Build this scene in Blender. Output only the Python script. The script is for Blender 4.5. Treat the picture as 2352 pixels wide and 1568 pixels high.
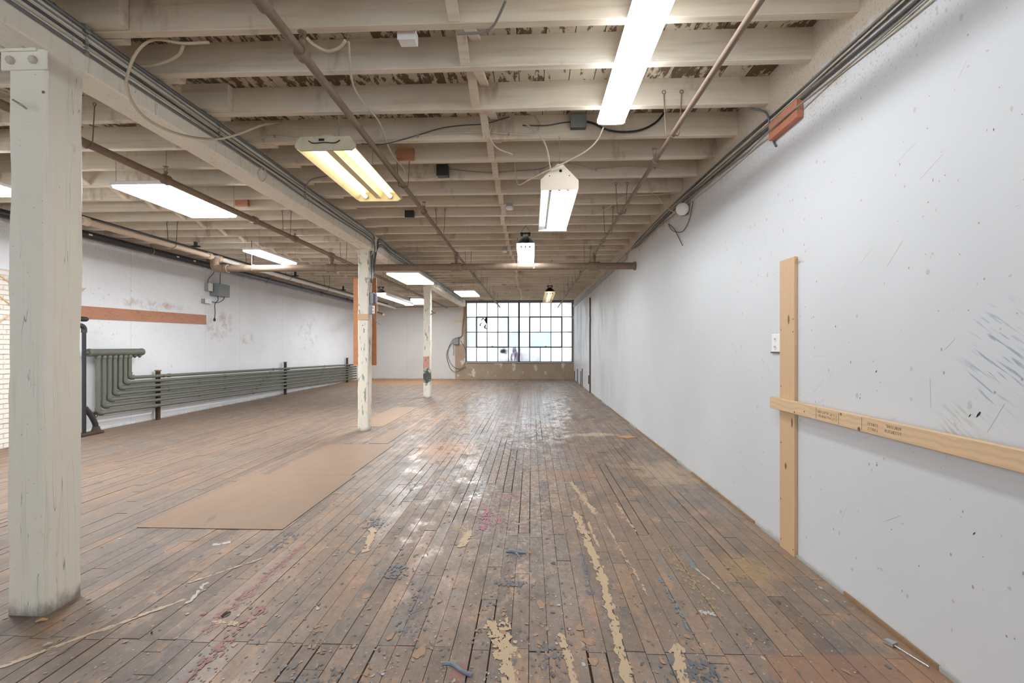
import bpy, math, random
from mathutils import Vector, noise as mnoise

random.seed(7)
scene = bpy.context.scene
for o in list(bpy.data.objects):
    bpy.data.objects.remove(o)

# ------------------------------------------------------------------ camera
cam_data = bpy.data.cameras.new('camera')
cam = bpy.data.objects.new('camera', cam_data)
scene.collection.objects.link(cam)
cam.location = (0.0, 0.0, 1.5)
cam.rotation_euler = (math.radians(90), 0, math.atan(45.0 / 1100.0))
cam_data.sensor_width = 36.0
cam_data.lens = 36.0 * 1100.0 / 2352.0
cam_data.shift_y = 10.0 / 2352.0
cam_data.clip_start = 0.02
cam_data.clip_end = 200
scene.camera = cam

# ------------------------------------------------------------------ world and exposure
world = bpy.data.worlds.new('overcast_sky')
scene.world = world
world.use_nodes = True
wbg = world.node_tree.nodes['Background']
wbg.inputs['Color'].default_value = (0.84, 0.92, 1.0, 1)
wbg.inputs['Strength'].default_value = 3.2
vs = scene.view_settings
vs.view_transform = 'Standard'
vs.look = 'None'
vs.exposure = 0.02
vs.gamma = 1.0
vs.use_curve_mapping = False
scene.cycles.max_bounces = 6
scene.cycles.diffuse_bounces = 5
scene.cycles.glossy_bounces = 3
scene.cycles.transmission_bounces = 3
scene.cycles.sample_clamp_indirect = 5.0
scene.cycles.use_light_tree = False
scene.cycles.use_adaptive_sampling = True
scene.cycles.adaptive_threshold = 0.05
scene.cycles.use_denoising = True

LED = 40.0            # radiance of the white LED panels
TUBE = 50.0           # radiance of the fluorescent tubes

# ------------------------------------------------------------------ helpers
COL = scene.collection

def srgb(r, g, b):
    def f(c):
        c /= 255.0
        return c / 12.92 if c <= 0.04045 else ((c + 0.055) / 1.055) ** 2.4
    return (f(r), f(g), f(b), 1.0)

def tag(o, label=None, cat=None, group=None, kind=None):
    if label: o['label'] = label
    if cat: o['category'] = cat
    if group: o['group'] = group
    if kind: o['kind'] = kind
    return o

def empty(name, loc=(0, 0, 0), label=None, cat=None, group=None, kind=None):
    o = bpy.data.objects.new(name, None)
    o.location = loc
    o.empty_display_size = 0.1
    COL.objects.link(o)
    return tag(o, label, cat, group, kind)

def link(name, mesh, parent=None, loc=(0, 0, 0), scale=None, rot=None):
    o = bpy.data.objects.new(name, mesh)
    COL.objects.link(o)
    if parent is not None:
        o.parent = parent
        px, py, pz = world_loc(parent)
        o.location = (loc[0] - px, loc[1] - py, loc[2] - pz)
    else:
        o.location = loc
    if scale: o.scale = scale
    if rot: o.rotation_euler = rot
    return o

def world_loc(o):
    x = y = z = 0.0
    while o is not None:
        x += o.location[0]; y += o.location[1]; z += o.location[2]
        o = o.parent
    return x, y, z

def catmull(pts, n=8):
    pts = [Vector(p) for p in pts]
    if len(pts) < 3: return pts
    out = []
    ext = [pts[0] * 2 - pts[1]] + pts + [pts[-1] * 2 - pts[-2]]
    for i in range(1, len(ext) - 2):
        p0, p1, p2, p3 = ext[i - 1], ext[i], ext[i + 1], ext[i + 2]
        for k in range(n):
            t = k / n
            out.append(0.5 * ((2 * p1) + (p2 - p0) * t + (2 * p0 - 5 * p1 + 4 * p2 - p3) * t * t + (3 * p1 - p0 - 3 * p2 + p3) * t ** 3))
    out.append(pts[-1])
    return out

class MB:
    """collects simple shapes in world coordinates, builds ONE mesh object"""
    def __init__(s):
        s.v = []; s.f = []; s.sm = []
    def add(s, vs, fs, smooth=False):
        b = len(s.v)
        s.v += [tuple(v) for v in vs]
        for f in fs:
            s.f.append([i + b for i in f]); s.sm.append(smooth)
        return s
    def hexa(s, p):
        return s.add(p, [(0, 3, 2, 1), (4, 5, 6, 7), (0, 1, 5, 4), (1, 2, 6, 5), (2, 3, 7, 6), (3, 0, 4, 7)])
    def box(s, x0, x1, y0, y1, z0, z1, ch=0.0):
        if ch <= 0:
            return s.hexa([(x0, y0, z0), (x1, y0, z0), (x1, y1, z0), (x0, y1, z0), (x0, y0, z1), (x1, y0, z1), (x1, y1, z1), (x0, y1, z1)])
        c = min(ch, (x1 - x0) / 2.1, (y1 - y0) / 2.1, (z1 - z0) / 2.1)
        # chamfered box: 24 vertices
        V = []; idx = {}
        for sx in (0, 1):
            for sy in (0, 1):
                for sz in (0, 1):
                    X = (x0, x1)[sx]; Y = (y0, y1)[sy]; Z = (z0, z1)[sz]
                    ix = X + (c if sx == 0 else -c); iy = Y + (c if sy == 0 else -c); iz = Z + (c if sz == 0 else -c)
                    for ax, p in (('x', (X, iy, iz)), ('y', (ix, Y, iz)), ('z', (ix, iy, Z))):
                        idx[(sx, sy, sz, ax)] = len(V); V.append(p)
        F = []
        q = lambda *k: F.append([idx[a] for a in k])
        for sgn in (0, 1):
            q((sgn, 0, 0, 'x'), (sgn, 1, 0, 'x'), (sgn, 1, 1, 'x'), (sgn, 0, 1, 'x'))
            q((0, sgn, 0, 'y'), (1, sgn, 0, 'y'), (1, sgn, 1, 'y'), (0, sgn, 1, 'y'))
            q((0, 0, sgn, 'z'), (1, 0, sgn, 'z'), (1, 1, sgn, 'z'), (0, 1, sgn, 'z'))
        for a in (0, 1):
            for b in (0, 1):
                q((a, b, 0, 'x'), (a, b, 1, 'x'), (a, b, 1, 'y'), (a, b, 0, 'y'))
                q((a, 0, b, 'x'), (a, 1, b, 'x'), (a, 1, b, 'z'), (a, 0, b, 'z'))
                q((0, a, b, 'y'), (1, a, b, 'y'), (1, a, b, 'z'), (0, a, b, 'z'))
                for d in (0, 1):
                    F.append([idx[(a, b, d, 'x')], idx[(a, b, d, 'y')], idx[(a, b, d, 'z')]])
        cx = Vector(((x0 + x1) / 2, (y0 + y1) / 2, (z0 + z1) / 2))
        G = []
        for f in F:      # outward winding
            a, b_, c_ = Vector(V[f[0]]), Vector(V[f[1]]), Vector(V[f[2]])
            n = (b_ - a).cross(c_ - a)
            m = sum((Vector(V[i]) for i in f), Vector()) / len(f)
            G.append(f if n.dot(m - cx) > 0 else f[::-1])
        return s.add(V, G)
    def tube(s, pts, r, n=8, cap=True, rings=None):
        pts = [Vector(p) for p in pts]
        if rings:     # corrugated armour: resample and modulate the radius
            L = sum((pts[i + 1] - pts[i]).length for i in range(len(pts) - 1))
            m = max(4, int(L / rings * 2))
            res = []; i = 0; acc = 0.0
            for k in range(m + 1):
                d = L * k / m
                while i < len(pts) - 2 and acc + (pts[i + 1] - pts[i]).length < d:
                    acc += (pts[i + 1] - pts[i]).length; i += 1
                seg = (pts[i + 1] - pts[i]).length or 1e-6
                res.append(pts[i].lerp(pts[i + 1], min(1, (d - acc) / seg)))
            pts = res
        N = len(pts)
        T = []
        for i in range(N):
            t = pts[min(i + 1, N - 1)] - pts[max(i - 1, 0)]
            T.append(t.normalized() if t.length > 1e-9 else Vector((0, 0, 1)))
        up = Vector((0, 0, 1)) if abs(T[0].z) < 0.9 else Vector((1, 0, 0))
        a = T[0].cross(up).normalized()
        V = []
        rr = r if callable(r) else (lambda i: r)
        for i in range(N):
            a = (a - T[i] * a.dot(T[i]))
            a = a.normalized() if a.length > 1e-6 else T[i].orthogonal().normalized()
            b = T[i].cross(a)
            R = rr(i)
            if rings: R *= 1.0 if i % 2 else 0.84
            for k in range(n):
                an = 2 * math.pi * k / n
                V.append(pts[i] + (a * math.cos(an) + b * math.sin(an)) * R)
        F = []
        for i in range(N - 1):
            for k in range(n):
                F.append((i * n + k, i * n + (k + 1) % n, (i + 1) * n + (k + 1) % n, (i + 1) * n + k))
        s.add(V, F, True)
        if cap:
            s.add(V[:n], [list(range(n))[::-1]]); s.add(V[-n:], [list(range(n))])
        return s
    def cyl(s, p0, p1, r, n=14): return s.tube([p0, p1], r, n)
    def lathe(s, c, axis, prof, n=14):
        """prof: list of (distance along axis, radius)"""
        ax = Vector(axis).normalized()
        pts = [Vector(c) + ax * d for d, _ in prof]
        up = Vector((0, 0, 1)) if abs(ax.z) < 0.9 else Vector((1, 0, 0))
        a = ax.cross(up).normalized(); b = ax.cross(a)
        V = []
        for p, (d, r) in zip(pts, prof):
            for k in range(n):
                an = 2 * math.pi * k / n
                V.append(p + (a * math.cos(an) + b * math.sin(an)) * r)
        F = [(i * n + k, i * n + (k + 1) % n, (i + 1) * n + (k + 1) % n, (i + 1) * n + k) for i in range(len(prof) - 1) for k in range(n)]
        s.add(V, F, True)
        s.add(V[:n], [list(range(n))[::-1]]); s.add(V[-n:], [list(range(n))])
        return s
    def prism(s, poly, d):
        """poly: list of 3-D points (planar), extruded along vector d"""
        d = Vector(d); n = len(poly)
        V = [Vector(p) for p in poly] + [Vector(p) + d for p in poly]
        F = [list(range(n))[::-1], list(range(n, 2 * n))] + [(i, (i + 1) % n, n + (i + 1) % n, n + i) for i in range(n)]
        return s.add(V, F)
    def beam(s, p0, p1, w, h, up=(0, 0, 1)):
        """rectangular bar between two points"""
        p0, p1 = Vector(p0), Vector(p1)
        t = (p1 - p0).normalized(); a = t.cross(Vector(up)).normalized(); b = a.cross(t)
        c = [a * -w / 2 - b * h / 2, a * w / 2 - b * h / 2, a * w / 2 + b * h / 2, a * -w / 2 + b * h / 2]
        return s.hexa([p0 + k for k in c] + [p1 + k for k in c])
    def build(s, name, mat, parent=None, org=None):
        if org is None:
            xs = [v[0] for v in s.v]; ys = [v[1] for v in s.v]; zs = [v[2] for v in s.v]
            org = ((min(xs) + max(xs)) / 2, (min(ys) + max(ys)) / 2, min(zs))
        me = bpy.data.meshes.new(name)
        me.from_pydata([(v[0] - org[0], v[1] - org[1], v[2] - org[2]) for v in s.v], [], s.f)
        me.polygons.foreach_set('use_smooth', s.sm)
        me.materials.append(mat)
        me.update()
        return link(name, me, parent, org)

# ------------------------------------------------------------------ node helper
class G:
    def __init__(s, name):
        s.m = bpy.data.materials.new(name); s.m.use_nodes = True
        s.t = s.m.node_tree; s.t.nodes.clear()
        s.out = s.t.nodes.new('ShaderNodeOutputMaterial')
        s._pos = None; s._sep = None
    def n(s, typ, ins=None, outp=0, **props):
        nd = s.t.nodes.new(typ)
        for k, v in props.items(): setattr(nd, k, v)
        for k, v in (ins or {}).items():
            s.set(nd.inputs[k], v)
        return nd.outputs[outp]
    def set(s, sock, v):
        if isinstance(v, bpy.types.NodeSocket): s.t.links.new(v, sock)
        elif isinstance(v, (tuple, list)) and len(v) == 3 and sock.type == 'RGBA': sock.default_value = (*v, 1)
        else: sock.default_value = v
    @property
    def pos(s):
        if s._pos is None: s._pos = s.n('ShaderNodeNewGeometry', outp='Position')
        return s._pos
    @property
    def xyz(s):
        if s._sep is None:
            nd = s.t.nodes.new('ShaderNodeSeparateXYZ'); s.t.links.new(s.pos, nd.inputs[0]); s._sep = nd.outputs
        return s._sep
    def mul(s, v, k): return s.n('ShaderNodeVectorMath', {0: v, 1: k}, operation='MULTIPLY')
    def vadd(s, v, k): return s.n('ShaderNodeVectorMath', {0: v, 1: k}, operation='ADD')
    def math(s, op, a, b=0.0, c=0.0, clamp=False):
        return s.n('ShaderNodeMath', {0: a, 1: b, 2: c}, operation=op, use_clamp=clamp)
    def noise(s, k=(1, 1, 1), scale=1.0, detail=3.0, rough=0.55, dist=0.0, vec=None, color=False):
        v = s.mul(vec if vec is not None else s.pos, k)
        return s.n('ShaderNodeTexNoise', {'Vector': v, 'Scale': scale, 'Detail': detail, 'Roughness': rough, 'Distortion': dist}, outp='Color' if color else 'Fac')
    def voro(s, k=(1, 1, 1), scale=1.0):
        d = s.n('ShaderNodeTexVoronoi', {'Vector': s.mul(s.pos, k), 'Scale': scale}, outp='Distance')
        return d, s.n('ShaderNodeSeparateColor', {0: d.node.outputs['Color']})
    def step(s, v, a, b):
        """smooth 0..1 between a and b"""
        return s.n('ShaderNodeMapRange', {'Value': v, 'From Min': a, 'From Max': b, 'To Min': 0.0, 'To Max': 1.0}, interpolation_type='SMOOTHSTEP')
    def mix(s, f, a, b, mode='MIX'):
        nd = s.t.nodes.new('ShaderNodeMix'); nd.data_type = 'RGBA'; nd.blend_type = mode
        s.set(nd.inputs[0], f); s.set(nd.inputs[6], a); s.set(nd.inputs[7], b)
        return nd.outputs[2]
    def ramp(s, f, stops):
        nd = s.t.nodes.new('ShaderNodeValToRGB'); s.set(nd.inputs[0], f)
        e = nd.color_ramp.elements
        while len(e) < len(stops): e.new(0.5)
        for el, (p, c) in zip(e, stops): el.position = p; el.color = c
        return nd.outputs[0]
    def blob(s, cx, cy, rx, ry, ax='xy', soft=0.5, warp=None, ang=0.0):
        """1 inside an ellipse at a place on the surface"""
        a = s.math('SUBTRACT', s.xyz[ax[0].upper()], cx); b = s.math('SUBTRACT', s.xyz[ax[1].upper()], cy)
        if ang:
            ca, sa = math.cos(ang), math.sin(ang)
            a2 = s.math('ADD', s.math('MULTIPLY', a, ca), s.math('MULTIPLY', b, sa))
            b = s.math('SUBTRACT', s.math('MULTIPLY', b, ca), s.math('MULTIPLY', a, sa)); a = a2
        a = s.math('DIVIDE', a, rx); b = s.math('DIVIDE', b, ry)
        d = s.math('SQRT', s.math('ADD', s.math('MULTIPLY', a, a), s.math('MULTIPLY', b, b)))
        if warp is not None: d = s.math('ADD', d, s.math('MULTIPLY', s.math('SUBTRACT', warp, 0.5), 1.6))
        return s.step(d, 1.0, 1.0 - soft)
    def streak(s, p0, p1, w, warp=None, ax='xy'):
        """1 along a segment on the surface"""
        dx, dy = p1[0] - p0[0], p1[1] - p0[1]
        return s.blob((p0[0] + p1[0]) / 2, (p0[1] + p1[1]) / 2, math.hypot(dx, dy) / 2, w, ax, 0.5, warp, math.atan2(dy, dx))
    def bump(s, h, strength=0.3, dist=0.01):
        return s.n('ShaderNodeBump', {'Height': h, 'Strength': strength, 'Distance': dist})
    def done(s, color, rough=0.6, metal=0.0, normal=None, spec=0.5, coat=0.0, emit=None):
        ins = {'Base Color': color, 'Roughness': rough, 'Metallic': metal, 'Specular IOR Level': spec}
        if normal is not None: ins['Normal'] = normal
        if coat: ins['Coat Weight'] = coat
        sh = s.n('ShaderNodeBsdfPrincipled', ins)
        s.t.links.new(sh, s.out.inputs[0])
        return s.m

M = {}

def m_wall(name, axis, base, dirt, top_z, seams=()):
    """old white painted wall; axis = the in-plane horizontal axis"""
    g = G(name)
    hx = axis.upper()
    big = g.noise(scale=0.55, detail=2)
    mid = g.noise(scale=5.0, detail=4, rough=0.65)
    c = g.mix(g.step(big, 0.35, 0.7), base, tuple(min(1, v * 0.93) for v in base[:3]) + (1,))
    c = g.mix(g.math('MULTIPLY', g.step(mid, 0.55, 0.8), 0.15), c, srgb(204, 202, 198))
    # brown soiling that follows the cable run under the roof timbers
    w = mid
    h = g.math('ADD', g.xyz['Z'], g.math('MULTIPLY', g.math('SUBTRACT', w, 0.5), 0.5))
    c = g.mix(g.math('MULTIPLY', g.step(h, top_z, top_z + 0.22), 0.85), c, dirt)
    sp = g.noise(scale=60, detail=1)
    c = g.mix(g.math('MULTIPLY', g.math('MULTIPLY', g.step(h, top_z - 0.35, top_z + 0.1), g.step(sp, 0.58, 0.68)), 0.5), c, srgb(150, 132, 112))
    # grime above the floor
    lowm = g.step(g.math('ADD', g.xyz['Z'], g.math('MULTIPLY', g.math('SUBTRACT', mid, 0.5), 0.12)), 0.05, 0.0)
    c = g.mix(g.math('MULTIPLY', lowm, 0.5), c, srgb(150, 130, 108))
    for sy in seams:
        ln = g.step(g.math('ABSOLUTE', g.math('SUBTRACT', g.xyz[hx], sy)), 0.006, 0.002)
        c = g.mix(g.math('MULTIPLY', ln, 0.35), c, srgb(150, 145, 138))
    return g, c, mid

def build_materials():
    # ---- right wall: blue crayon scribble and patches
    g, c, mid = m_wall('wall_white_right', 'y', srgb(217, 219, 222), srgb(194, 178, 158), 3.12)
    v = g.n('ShaderNodeVectorRotate', {'Vector': g.pos, 'Angle': 0.95}, rotation_type='X_AXIS')
    st = g.noise(vec=v, k=(1, 70, 6), scale=1.0, detail=2)
    scr = g.math('MULTIPLY', g.step(st, 0.55, 0.66), g.blob(2.03, 1.40, 0.20, 0.30, 'yz', 0.8, mid))
    c = g.mix(g.math('MULTIPLY', scr, 0.75), c, srgb(122, 150, 172))
    scr2 = g.math('MULTIPLY', g.step(st, 0.5, 0.62), g.blob(2.2, 1.18, 0.14, 0.14, 'yz', 0.8, mid))
    c = g.mix(g.math('MULTIPLY', scr2, 0.45), c, srgb(160, 160, 130))
    # filler patches further back
    pt = g.noise(k=(1, 1, 0.35), scale=1.6, detail=2, rough=0.6)
    far = g.step(g.xyz['Y'], 8.0, 10.0)
    c = g.mix(g.math('MULTIPLY', g.math('MULTIPLY', g.step(pt, 0.55, 0.62), far), 0.35), c, srgb(196, 202, 198))
    gl = g.math('MULTIPLY', g.math('MULTIPLY', g.step(pt, 0.40, 0.55), far), -0.22)
    rgh = g.math('ADD', 0.62, gl)
    M['wall_right'] = g.done(c, rgh, normal=g.bump(mid, 0.10, 0.01))
    # ---- left wall with rust-brown stains
    g, c, mid = m_wall('wall_white_left', 'y', srgb(240, 242, 245), srgb(222, 212, 202), 3.25, seams=(11.0, 12.35, 14.5, 16.4, 8.9))
    st = g.noise(k=(2, 2, 2), scale=2.0, detail=6, rough=0.75)
    a = g.math('MAXIMUM', g.blob(9.5, 2.33, 1.0, 0.14, 'yz', 0.7, mid), g.blob(11.55, 2.05, 0.7, 0.5, 'yz', 0.8, mid))
    a = g.math('MAXIMUM', a, g.blob(12.7, 1.72, 0.45, 0.28, 'yz', 0.8, mid))
    c = g.mix(g.math('MULTIPLY', g.math('MULTIPLY', a, g.step(st, 0.42, 0.62)), 0.6), c, srgb(172, 148, 122))
    b = g.math('MULTIPLY', g.blob(16.2, 1.9, 1.6, 0.9, 'yz', 0.7, mid), g.step(st, 0.5, 0.66))
    c = g.mix(g.math('MULTIPLY', b, 0.5), c, srgb(196, 176, 152))
    M['wall_left'] = g.done(c, 0.6, normal=g.bump(mid, 0.12, 0.01))
    # ---- back wall
    g, c, mid = m_wall('wall_white_back', 'x', srgb(214, 212, 208), srgb(206, 190, 172), 3.3, seams=(-5.65, -7.2))
    M['wall_back'] = g.done(c, 0.65)
    # ---- bare concrete around the window with white splashes
    g = G('concrete_sill')
    n1 = g.noise(scale=2.0, detail=5, rough=0.65)
    c = g.mix(n1, srgb(150, 130, 108), srgb(192, 172, 150))
    sp = g.noise(k=(1, 1, 0.6), scale=3.2, detail=4)
    c = g.mix(g.math('MULTIPLY', g.step(sp, 0.6, 0.66), 0.8), c, srgb(222, 216, 208))
    M['concrete'] = g.done(c, 0.85, normal=g.bump(n1, 0.3, 0.02))
    # ---- painted timber: joists, bridging
    g = G('painted_joist')
    gr = g.noise(k=(1.2, 40, 22), scale=1.0, detail=4, rough=0.6)
    big = g.noise(scale=1.1, detail=4)
    isl = g.n('ShaderNodeObjectInfo', outp='Random')
    c = g.mix(isl, srgb(222, 208, 186), srgb(230, 220, 204))
    c = g.mix(g.math('MULTIPLY', g.step(gr, 0.45, 0.75), 0.40), c, srgb(174, 156, 132))
    c = g.mix(g.math('MULTIPLY', g.step(big, 0.46, 0.7), 0.45), c, srgb(190, 170, 142))
    stn = g.noise(k=(2.0, 2.0, 0.8), scale=1.2, detail=4, rough=0.7)
    c = g.mix(g.math('MULTIPLY', g.step(stn, 0.56, 0.72), 0.6), c, srgb(134, 108, 82))
    M['joist'] = g.done(c, 0.75, normal=g.bump(gr, 0.35, 0.006))
    # ---- roof deck boards: paint flaking off dark wood
    g = G('flaking_deck')
    r = g.n('ShaderNodeObjectInfo', outp='Random')
    off = g.vadd(g.pos, g.n('ShaderNodeCombineXYZ', {0: g.math('MULTIPLY', r, 31.0), 1: g.math('MULTIPLY', r, 17.0), 2: 0.0}))
    fl = g.noise(vec=off, k=(9, 3.2, 1), scale=1.6, detail=6, rough=0.72)
    m = g.step(g.math('ADD', fl, g.math('MULTIPLY', g.math('SUBTRACT', r, 0.5), 0.14)), 0.49, 0.54)
    wood = g.mix(g.noise(vec=off, k=(40, 2, 1), scale=1.0), srgb(84, 66, 48), srgb(120, 98, 74))
    paint = g.mix(g.noise(vec=off, scale=3.0), srgb(186, 172, 150), srgb(206, 196, 176))
    M['deck'] = g.done(g.mix(m, paint, wood), 0.8, normal=g.bump(m, -0.4, 0.004))
    # ---- cream posts and beams
    g = G('cream_timber')
    z = (26, 26, 1.1)
    gr = g.noise(k=z, scale=1.0, detail=4)
    c = g.mix(g.noise(scale=1.6, detail=4), srgb(240, 233, 214), srgb(244, 240, 229))
    c = g.mix(g.math('MULTIPLY', g.step(gr, 0.55, 0.8), 0.3), c, srgb(190, 180, 158))
    ck = g.noise(k=(16, 16, 0.45), scale=1.0, detail=2, dist=0.3)
    crack = g.math('MULTIPLY', g.step(g.math('ABSOLUTE', g.math('SUBTRACT', ck, 0.5)), 0.004, 0.001), g.step(g.noise(k=(1, 1, .4), scale=1.7), 0.45, 0.55))
    c = g.mix(g.math('MULTIPLY', crack, 0.8), c, srgb(96, 90, 80))
    v1, rc = g.voro(scale=7.5)
    hole = g.math('MULTIPLY', g.step(v1, 0.085, 0.05), g.step(rc, 0.62, 0.64))
    c = g.mix(g.math('MULTIPLY', hole, 0.9), c, srgb(84, 80, 76))
    v2, r2 = g.voro(k=(1, 1, 1.6), scale=24.0)
    c = g.mix(g.math('MULTIPLY', g.math('MULTIPLY', g.step(v2, 0.12, 0.06), g.step(r2, 0.8, 0.82)), 0.6), c, srgb(120, 112, 100))
    ch = g.noise(k=(1, 1, 0.5), scale=3.4, detail=6, rough=0.7)
    c = g.mix(g.math('MULTIPLY', g.step(ch, 0.62, 0.7), 0.45), c, srgb(186, 160, 130))
    lo = g.step(g.math('ADD', g.xyz['Z'], g.math('MULTIPLY', g.math('SUBTRACT', ch, 0.5), 0.35)), 0.10, 0.0)
    c = g.mix(g.math('MULTIPLY', lo, 0.75), c, srgb(92, 82, 70))
    # paint marks on the far post
    pk = g.math('MULTIPLY', g.math('MULTIPLY', g.step(g.math('ABSOLUTE', g.math('SUBTRACT', g.xyz['Z'], 1.03)), 0.17, 0.15), g.step(g.xyz['X'], -2.93, -2.95)), g.step(g.xyz['Y'], 13.0, 13.1))
    c = g.mix(g.math('MULTIPLY', pk, 0.85), c, srgb(206, 136, 112))
    bk = g.math('MULTIPLY', g.blob(-3.02, 0.62, 0.16, 0.27, 'xz', 0.4, g.noise(scale=14, detail=4)), g.step(g.xyz['Y'], 13.0, 13.1))
    c = g.mix(g.math('MULTIPLY', bk, 0.95), c, srgb(52, 54, 54))
    # grey scars where the paint has been knocked off the middle post
    sc = g.math('MULTIPLY', g.step(g.noise(k=(9, 9, 2.4), scale=2.0, detail=3), 0.6, 0.64), g.step(g.xyz['Y'], 7.0, 7.1))
    c = g.mix(g.math('MULTIPLY', sc, 0.7), c, srgb(112, 116, 112))
    M['cream'] = g.done(c, 0.55, normal=g.bump(g.math('ADD', gr, g.math('MULTIPLY', ch, 0.8)), 0.3, 0.008))
    # ---- floor boards
    g = G('worn_floor_board')
    rnd = g.math('FRACT', g.math('ADD', g.math('MULTIPLY', g.n('ShaderNodeObjectInfo', outp='Random'), 7.31), g.math('MULTIPLY', g.n('ShaderNodeNewGeometry', outp='Random Per Island'), 3.77)))
    rnd2 = g.math('FRACT', g.math('MULTIPLY', rnd, 13.7))
    off = g.vadd(g.pos, g.n('ShaderNodeCombineXYZ', {0: 0.0, 1: g.math('MULTIPLY', rnd, 40.0), 2: 0.0}))
    grain = g.noise(vec=off, k=(70, 3.0, 1), scale=1.0, detail=2, rough=0.6)
    big = g.noise(k=(1, 0.7, 1), scale=0.7, detail=3, rough=0.6)
    med = g.noise(k=(1.6, 0.9, 1), scale=3.0, detail=4, rough=0.74)
    fin = g.noise(k=(1.3, 1, 1), scale=20.0, detail=3, rough=0.78)
    w = g.ramp(rnd, [(0.0, srgb(122, 102, 88)), (0.3, srgb(146, 121, 101)), (0.55, srgb(134, 117, 104)), (0.8, srgb(164, 132, 106)), (1.0, srgb(130, 114, 102))])
    w = g.mix(g.math('MULTIPLY', g.step(grain, 0.4, 0.75), 0.25), w, srgb(112, 96, 84))
    w = g.mix(g.math('MULTIPLY', g.step(big, 0.44, 0.64), 0.5), w, srgb(140, 134, 130))       # grey worn areas
    w = g.mix(g.math('MULTIPLY', g.step(med, 0.52, 0.66), 0.6), w, srgb(104, 98, 96))           # dark grime
    w = g.mix(g.math('MULTIPLY', g.step(g.math('SUBTRACT', 1.0, med), 0.54, 0.66), 0.6), w, srgb(184, 140, 104))  # bare orange wood
    w = g.mix(g.math('MULTIPLY', g.step(fin, 0.52, 0.72), 0.25), w, srgb(178, 168, 158))
    w = g.mix(g.math('MULTIPLY', g.step(fin, 0.48, 0.32), 0.35), w, srgb(104, 94, 88))
    # boards along the left side coloured darker to offset the lamp light there
    lf = g.math('MULTIPLY', g.step(g.xyz['X'], -1.8, -4.0), 0.6)
    w = g.mix(lf, w, g.mix(big, srgb(120, 98, 81), srgb(108, 95, 86)))
    # white paint dust trodden in down the middle lane
    lane = g.math('MULTIPLY', g.blob(-0.15, 6.8, 1.2, 4.6, 'xy', 0.9, med), g.step(fin, 0.46, 0.62))
    w = g.mix(g.math('MULTIPLY', lane, 0.6), w, srgb(200, 200, 204))
    # reddish replaced boards in the near right corner
    red = g.math('MULTIPLY', g.step(g.xyz['X'], 1.08, 1.10), g.step(g.xyz['Y'], 2.40, 2.38))
    w = g.mix(g.math('MULTIPLY', red, 0.4), w, srgb(172, 120, 88))
    # rust-red sawdust, pale sawdust by the wall
    w = g.mix(g.math('MULTIPLY', g.blob(-1.25, 6.85, 0.62, 0.85, 'xy', 0.55, med), 0.75), w, srgb(176, 128, 90))
    w = g.mix(g.math('MULTIPLY', g.blob(1.55, 5.75, 0.42, 0.75, 'xy', 0.7, med), 0.6), w, srgb(192, 168, 142))
    w = g.mix(g.math('MULTIPLY', g.blob(1.05, 8.15, 0.55, 0.22, 'xy', 0.6, med), 0.7), w, srgb(206, 190, 164))
    w = g.mix(g.math('MULTIPLY', g.blob(0.5, 5.6, 0.5, 0.4, 'xy', 0.7, med), 0.5), w, srgb(166, 124, 96))
    w = g.mix(g.math('MULTIPLY', g.blob(1.45, 3.3, 0.22, 0.3, 'xy', 0.7, fin), 0.5), w, srgb(176, 146, 100))
    # orange-brown floor right at the back
    w = g.mix(g.math('MULTIPLY', g.math('MULTIPLY', g.step(g.xyz['Y'], 17.0, 20.0), g.step(g.xyz['X'], -2.0, -4.0)), 0.7), w, srgb(186, 142, 104))
    rgh = g.math('ADD', 0.50, g.math('MULTIPLY', g.math('SUBTRACT', med, 0.5), 0.5))
    varn = g.math('MULTIPLY', g.blob(-0.35, 12.5, 2.0, 9.0, 'xy', 0.6, med), g.step(g.math('ADD', fin, g.math('MULTIPLY', rnd2, 0.12)), 0.40, 0.56))
    rgh = g.math('SUBTRACT', rgh, g.math('MULTIPLY', varn, 0.36))
    rgh = g.math('ADD', rgh, g.math('MULTIPLY', g.step(g.xyz['X'], -1.4, -3.0), 0.18))
    rgh = g.math('ADD', rgh, g.math('MULTIPLY', g.math('SUBTRACT', rnd2, 0.5), 0.12), clamp=True)
    M['floor'] = g.done(w, rgh, spec=0.5, normal=g.bump(g.math('ADD', g.math('MULTIPLY', grain, 0.5), fin), 0.22, 0.004))
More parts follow.
